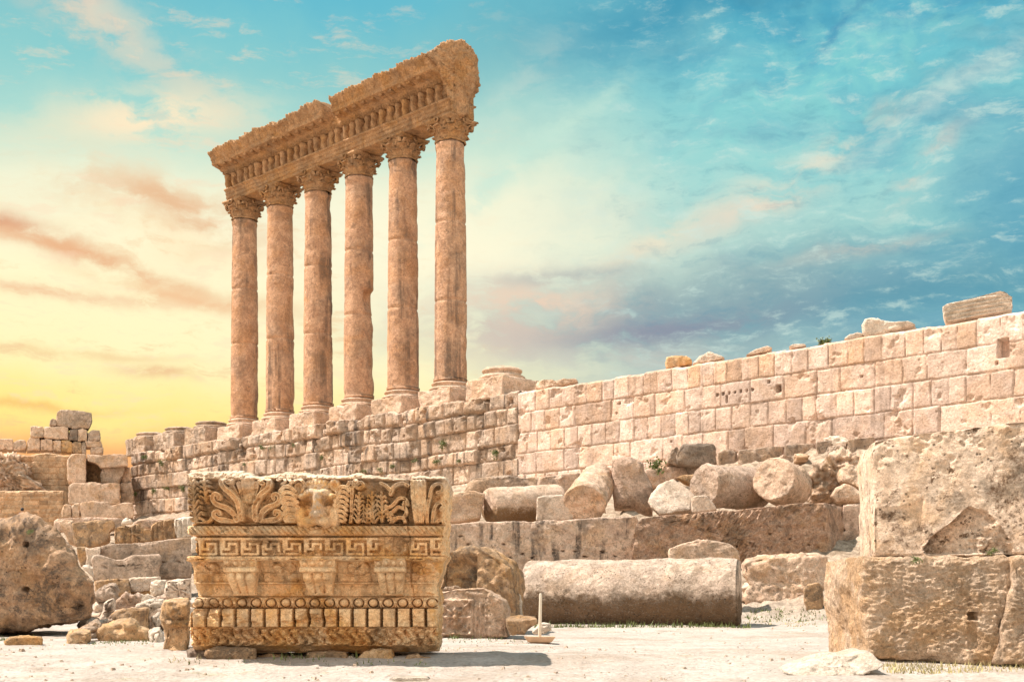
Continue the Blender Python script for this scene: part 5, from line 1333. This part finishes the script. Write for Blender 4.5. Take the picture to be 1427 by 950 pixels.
for px, py, sz, lb in ((366, 622, .42, 'dense green weed in the podium wall under the second column from the left'), (379, 622, .45, 'wide green weed just right of the dense one in the podium wall'), (615, 619, .6, 'largest dangling weed on the podium wall under the nearest column'), (609, 643, .45, 'weed below the largest dangling one on the podium wall'),
                       (688, 633, .6, 'dark bushy weed near the right end of the podium wall'), (641, 641, .35, 'small weed between the largest dangling one and the bushy one'), (530, 655, .4, 'weed low on the podium wall above the lion head'), (506, 657, .4, 'weed low on the podium wall above the lion mane'), (446, 637, .4, 'weed on the podium wall under the gap by the third column'),
                       (578, 642, .35, 'weed low on the podium wall under the second nearest column'), (547, 649, .33, 'tiny weed low on the podium wall right of the lion head'), (341, 647, .33, 'tiny weed on the podium wall under the farthest column'), (410, 620, .33, 'thin weed on the podium wall under the bitten column'), (228, 644, .6, 'yellow green weed under the middle of the three grey stumps'),
                       (202, 637, .5, 'weed high at the left corner of the podium wall'), (215, 684, .5, 'hanging weed low at the left corner of the podium wall'), (255, 680, .55, 'hanging weed low on the podium wall beside the lion block'), (232, 680, .45, 'hanging weed between two others low on the left podium wall'), (188, 687, .45, 'lowest hanging weed at the podium corner')):
    w_ = W(px, py, Ywall(px) - .12)
    weed(lb, w_, sz, 70, .9, group='weeds growing in the podium wall')
for px, py, Y, sz, lb in ((918, 650, 56.5, .8, 'bright green weed at the foot of the ashlar wall, left of the dark slab'), (983, 664, 52, .6, 'bright green weed under the dark slab'), (1069, 636, 62, .8, 'green weed on the grey base course'), (1276, 779, 17.1, .13, 'small weed in the joint under the left of the shell niche block'), (1381, 768, 17.1, .12, 'small weed in the joint at the right of the shell niche'),
                          (41, 741, 26.9, .14, 'little green weed on the face of the big boulder'), (1272, 868, 99, .01, '')):
    if lb: weed(lb, W(px, py, Y), sz, 60, .5)
for dx in range(1):
    weed('low green bush growing on the top edge of the ashlar wall', W(1147, 480, Ywall(1147) + .8), .6, 150, .35, cat='bush')

# ------------------------------------------------------------------ one visitor far behind the boulder


def person(loc):
    root = empty('person', tuple(loc), 'dark haired person in a purple top, only head and shoulders above the big boulder', 'person')
    J = [(0, 0, .95), (0, 0, 1.18), (0, .0, 1.42), (0, .01, 1.52), (0, -.01, 1.62), (0, -.01, 1.74), (.1, 0, .9), (.11, -.02, .5), (.12, .02, .08), (.12, -.12, .04), (-.1, 0, .9), (-.11, .0, .5), (-.12, .03, .08), (-.12, -.11, .04),
         (.19, 0, 1.40), (.25, .02, 1.12), (.22, -.14, .92), (.21, -.2, .84), (-.19, 0, 1.40), (-.25, .02, 1.12), (-.22, -.14, .92), (-.21, -.2, .84)]
    E = [(0, 1), (1, 2), (2, 3), (3, 4), (4, 5), (0, 6), (6, 7), (7, 8), (8, 9), (0, 10), (10, 11), (11, 12), (12, 13), (2, 14), (14, 15), (15, 16), (16, 17), (2, 18), (18, 19), (19, 20), (20, 21)]
    rad = [.13, .13, .13, .055, .09, .075, .09, .06, .045, .04, .09, .06, .045, .04, .07, .045, .035, .03, .07, .045, .035, .03]

    def skin(name, vi, mat, grow, par):
        idx = {v: i for i, v in enumerate(vi)}
        me = bpy.data.meshes.new(name); me.from_pydata([J[v] for v in vi], [(idx[a], idx[b]) for a, b in E if a in idx and b in idx], [])
        o = bpy.data.objects.new(name, me); COL.objects.link(o); o.parent = par
        sm = o.modifiers.new('Skin', 'SKIN'); sb = o.modifiers.new('Sub', 'SUBSURF'); sb.levels = sb.render_levels = 1
        for v, i in idx.items():
            r = rad[v] + grow; me.skin_vertices[0].data[i].radius = (r, r * .85)
        me.skin_vertices[0].data[0].use_root = True
        me.materials.append(MT[mat])
        return o
    body = skin('body', list(range(22)), 'skin', 0, root)
    skin('top', [0, 1, 2, 14, 15, 18, 19], 'cloth', .03, root)
    skin('trousers', [0, 6, 7, 8, 10, 11, 12], 'trousers', .025, root)
    lathe('hair', (0, .01, 1.62), (0, .0, 1.87), [(0, .09), (.3, .125), (.7, .115), (.93, .06), (1, .02)], MT['hair'], root, nseg=20, amp=.01)


pz = W(31, 707, 95)
person((pz[0], 95, pz[2] - 1.86))

# ------------------------------------------------------------------ camera, sun, sky
cam = bpy.data.cameras.new('camera'); co = bpy.data.objects.new('camera', cam); COL.objects.link(co)
co.location = (0, 0, EYE); co.rotation_euler = (R(90), 0, 0)
cam.sensor_width = 36; cam.lens = F / 1427 * 36; cam.shift_y = (HY - 475) / 1427; cam.clip_end = 10000; cam.clip_start = .1
sc.camera = co

SUN_EL, SH = R(60), Vector((-.986, .165, 0)).normalized()
sd = SH * math.cos(SUN_EL) + Vector((0, 0, math.sin(SUN_EL)))
sl = bpy.data.lights.new('sun', 'SUN'); sl.energy = 5.; sl.angle = R(.53); sl.color = (1., .925, .835)
so = bpy.data.objects.new('sun', sl); COL.objects.link(so); so.rotation_euler = sd.to_track_quat('Z', 'Y').to_euler(); so.location = (-30, 20, 60)

wd = bpy.data.worlds.new('World'); sc.world = wd; wd.use_nodes = True
t = NT(wd.node_tree)
out = t.n('ShaderNodeOutputWorld')
dirn = t.n('ShaderNodeTexCoord').outputs['Generated']
sep = t.n('ShaderNodeSeparateXYZ', {0: dirn})
az = t.math('MULTIPLY', t.math('ARCTAN2', sep.outputs[0], sep.outputs[1]), 1712.)       # compass bearing and height of each sky direction, in units of 1/1712 rad
el = t.math('MULTIPLY', t.math('ARCSINE', sep.outputs[2]), 1712.)
AE = t.n('ShaderNodeCombineXYZ', {0: az, 1: el, 2: 0.}).outputs[0]
wv = t.n('ShaderNodeTexNoise', {'Vector': AE, 'Scale': .006, 'Detail': 6., 'Roughness': .6}).outputs['Color']
wv = t.n('ShaderNodeVectorMath', {0: wv, 1: (.5, .5, .5)}, operation='SUBTRACT').outputs[0]


def warp(a):
    return t.n('ShaderNodeVectorMath', {0: wv, 1: (a, a * .55, 0), 2: AE}, operation='MULTIPLY_ADD').outputs[0]


W1, W2 = warp(110), warp(230)


def lin(c):
    return [((x / 255 + .055) / 1.055) ** 2.4 if x > 10 else x / 255 / 12.92 for x in c]


def ramp(f, stops):
    nd = t.n('ShaderNodeValToRGB', {0: f}); e = nd.color_ramp.elements
    while len(e) < len(stops): e.new(.5)
    for k, (p, c) in enumerate(stops):
        e[k].position = p; e[k].color = (*lin(c), 1)
    return nd.outputs[0]


s1 = t.n('ShaderNodeSeparateXYZ', {0: W1})
fe = t.math('DIVIDE', s1.outputs[1], 1000., clamp=True)
left = ramp(fe, [(0, (250, 170, 100)), (.185, (252, 170, 85)), (.205, (254, 200, 92)), (.245, (255, 230, 122)), (.31, (255, 242, 168)), (.46, (255, 247, 208)), (.54, (240, 240, 206)), (.60, (178, 220, 202)), (.68, (140, 203, 198)), (.78, (114, 188, 194)), (.9, (94, 174, 188)), (1., (70, 150, 178))])
right = ramp(fe, [(0, (170, 175, 168)), (.24, (160, 175, 170)), (.32, (128, 168, 174)), (.38, (108, 170, 176)), (.45, (116, 186, 186)), (.55, (134, 205, 203)), (.64, (124, 203, 204)), (.74, (88, 180, 198)), (.84, (64, 160, 188)), (1., (50, 132, 174))])
cmix = t.rng(t.math('ADD', s1.outputs[0], t.math('MULTIPLY', s1.outputs[1], -.22)), -230., 190.)
sky = t.mix(cmix, left, right)
# broken high cloud: stretched noise
rot = t.n('ShaderNodeMapping', {0: W1, 2: (0, 0, R(-16)), 3: (.0028, .010, 1)}).outputs[0]
n1 = t.noise(rot, 1., 8, .62)
rot2 = t.n('ShaderNodeMapping', {0: W1, 2: (0, 0, R(-24)), 3: (.010, .024, 1)}).outputs[0]
n2 = t.noise(rot2, 1., 7, .6)
dap = t.noise(t.n('ShaderNodeMapping', {0: W1, 3: (.028, .036, 1)}).outputs[0], 1., 4, .55)
gL = t.rng(az, 120., -300.)           # warm side
gR = t.rng(az, -60., 300.)
# pale teal mottling right
sky = t.mix(t.math('MULTIPLY', t.rng(n2, .42, .74), t.math('MULTIPLY', gR, .45)), sky, lin((165, 222, 212)))
sky = t.mix(t.math('MULTIPLY', t.rng(n1, .56, .32), t.math('MULTIPLY', gR, .45)), sky, lin((60, 135, 172)))


def band(c, a, L, Wd, col, st, src=None, tex=None, lo=.40, hi=.58):
    """soft streak: centre (photo bearing/height), slope angle, half length, half width"""
    x, y = (c[0] - CX), (HY - c[1])
    mp = t.n('ShaderNodeVectorMath', {0: src or W1, 1: (x, y, 0)}, operation='SUBTRACT').outputs[0]
    mp = t.n('ShaderNodeMapping', {0: mp, 2: (0, 0, R(-a)), 3: (1, 1, 1)}).outputs[0]
    mp = t.n('ShaderNodeVectorMath', {0: mp, 1: (1 / L, 1 / Wd, 0)}, operation='MULTIPLY').outputs[0]
    d2 = t.n('ShaderNodeVectorMath', {0: mp, 1: mp}, operation='DOT_PRODUCT').outputs['Value']
    g = t.math('POWER', 2.718, t.math('MULTIPLY', d2, -1.))
    if tex is not None: g = t.math('MULTIPLY', g, t.rng(tex, lo, hi))
    g = t.math('MULTIPLY', g, st, clamp=True)
    global sky
    sky = t.mix(g, sky, lin(col))


# angles: positive climbs to the right
band((690, 400), 0, 330, 150, (255, 247, 212), .85, W2)
band((180, 470), 0, 360, 120, (255, 244, 190), .55, W2)
band((60, 575), 0, 240, 40, (255, 228, 105), .5)
band((140, 640), 0, 240, 20, (247, 165, 90), .8)
band((80, 80), -27, 190, 26, (250, 208, 170), .95, W1, n2, .38, .58)
band((60, 52), -24, 110, 12, (252, 206, 166), 1.1, W1, n1, .30, .55)
band((150, 105), -28, 120, 11, (250, 208, 172), .9, W1, n2, .32, .56)
band((40, 20), -20, 70, 10, (252, 190, 150), .8, W1, n2, .34, .56)
band((200, 130), -30, 150, 30, (214, 216, 190), .7, W1, n2)
band((215, 222), 8, 130, 30, (255, 232, 190), 1., W1, n2, .34, .52)
band((150, 330), -14, 260, 34, (255, 226, 175), .7, W2, n1)
band((250, 325), -6, 120, 30, (232, 184, 134), .95, W2, n2, .34, .56)
band((15, 352), -15, 100, 15, (222, 164, 118), 1.1, W1, n2, .28, .55)
band((150, 394), -12, 200, 10, (234, 176, 122), 1., W1, n2, .26, .56)
band((120, 440), 0, 220, 9, (244, 200, 152), .8, W1, n2, .3, .56)
band((260, 430), -9, 120, 10, (242, 192, 138), .9, W1, n2, .3, .56)
band((110, 515), 0, 150, 7, (240, 192, 128), .7, W1, n1, .34, .52)
band((240, 534), -4, 60, 9, (235, 180, 125), .8, W1, n2, .34, .52)
band((60, 585), 0, 120, 6, (246, 186, 90), .7, W1, n1, .34, .52)
band((350, 100), 10, 260, 60, (120, 200, 204), .4, W2)
band((480, 50), 0, 260, 60, (78, 178, 202), .6, W2)
band((740, 240), 33, 180, 15, (196, 228, 208), .75, W1, n2, .36, .56)
band((735, 150), 50, 90, 26, (202, 222, 205), .55, W1, n2, .38, .56)
band((1130, 255), 25, 170, 22, (222, 222, 200), .95, W1, n2, .40, .60)
band((1035, 322), 18, 80, 16, (246, 216, 186), 1.0, W1, n2, .36, .54)
band((900, 355), 22, 80, 16, (250, 226, 190), .8, W1, n2, .36, .54)
band((1270, 285), 40, 60, 16, (236, 212, 188), .8, W1, n2, .38, .56)
band((1330, 190), 26, 160, 14, (205, 222, 210), .65, W1, n2, .36, .56)
band((1180, 380), 6, 110, 10, (214, 206, 186), .75, W1, n2, .36, .56)
band((1060, 340), 10, 380, 40, (190, 222, 208), .4, W2, n1)
band((1250, 62), 27, 250, 9, (58, 130, 170), .7, W2, n2, .25, .6)
band((1120, 20), 14, 420, 60, (44, 138, 168), .85, W2)
band((1340, 150), 30, 200, 60, (70, 150, 178), .6, W2, dap, .36, .66)
band((1180, 160), 20, 260, 80, (136, 210, 204), .7, W1, dap, .40, .66)
band((1400, 330), 60, 150, 90, (78, 152, 178), .75, W2)
band((1190, 445), 4, 300, 26, (84, 150, 166), .85, W1)
band((960, 430), 4, 280, 50, (128, 158, 164), .85, W2)
band((830, 470), 0, 220, 40, (150, 156, 160), .7, W1, n2, .33, .55)
band((930, 465), 5, 130, 14, (132, 136, 152), .8, W1, n2, .33, .52)
band((735, 432), 0, 110, 36, (238, 206, 176), .9, W1, n2, .38, .56)
band((700, 480), 0, 70, 30, (214, 190, 172), .6, W1, n2, .38, .56)
band((790, 395), 6, 110, 12, (176, 180, 172), .7, W1, n2, .36, .54)
band((870, 500), 0, 120, 16, (205, 198, 182), .6, W1, n2, .4, .56)
# fine broken high cloud over everything
fa = t.noise(t.n('ShaderNodeMapping', {0: warp(60), 2: (0, 0, R(-20)), 3: (.018, .055, 1)}).outputs[0], 1., 9, .66)
fb = t.noise(t.n('ShaderNodeMapping', {0: W2, 2: (0, 0, R(-8)), 3: (.007, .022, 1)}).outputs[0], 1., 9, .66)
fc = t.noise(t.n('ShaderNodeMapping', {0: warp(60), 2: (0, 0, R(14)), 3: (.012, .05, 1)}).outputs[0], 1., 9, .66)
hi = t.rng(el, 180., 420.)
sky = t.mix(t.math('MULTIPLY', t.math('MULTIPLY', t.rng(fa, .48, .66), t.rng(fb, .42, .58)), t.math('MULTIPLY', gR, .55)), sky, lin((206, 228, 214)))
sky = t.mix(t.math('MULTIPLY', t.math('MULTIPLY', t.rng(fa, .52, .36), t.rng(fb, .56, .42)), t.math('MULTIPLY', gR, .26)), sky, lin((62, 138, 160)))
sky = t.mix(t.math('MULTIPLY', t.math('MULTIPLY', t.rng(fc, .49, .64), t.rng(fb, .44, .56)), t.math('MULTIPLY', gL, .36)), sky, lin((252, 216, 178)))
sky = t.mix(t.math('MULTIPLY', t.math('MULTIPLY', t.rng(fc, .51, .38), t.rng(fb, .52, .40)), t.math('MULTIPLY', t.math('MULTIPLY', gL, t.rng(el, 620., 400.)), .42)), sky, lin((240, 186, 132)))
# behind the viewer and straight up: unseen sky, warmed and brightened as added fill
back = t.rng(sep.outputs[1], .35, -.1)
back_fill = t.math('MULTIPLY_ADD', t.rng(sep.outputs[1], .1, -.4), .55, 1.)
sky = t.mix(back, sky, ramp(t.math('MULTIPLY', sep.outputs[2], 1., clamp=True), [(0, (255, 240, 214)), (.35, (246, 240, 226)), (1, (150, 192, 206))]))
nis = t.n('ShaderNodeTexSky', sky_type='NISHITA', sun_disc=False, sun_elevation=SUN_EL, sun_rotation=math.atan2(SH.x, SH.y)).outputs[0]
tot = t.mix(1., sky, t.mix(1., nis, (.012, .012, .012), 'MULTIPLY'), 'ADD')
tot = t.mix(1., tot, t.n('ShaderNodeCombineColor', {0: back_fill, 1: back_fill, 2: back_fill}).outputs[0], 'MULTIPLY')
bg = t.n('ShaderNodeBackground', {'Color': tot, 'Strength': .575})
t.nt.links.new(bg.outputs[0], out.inputs[0])
wd.cycles.sampling_method = 'MANUAL'; wd.cycles.sample_map_resolution = 512

sc.view_settings.view_transform = 'Standard'; sc.view_settings.look = 'None'; sc.view_settings.exposure = 0.8; sc.view_settings.gamma = 1.0
sc.cycles.max_bounces = 5; sc.cycles.diffuse_bounces = 3; sc.cycles.caustics_reflective = False; sc.cycles.caustics_refractive = False
sc.cycles.use_denoising = True
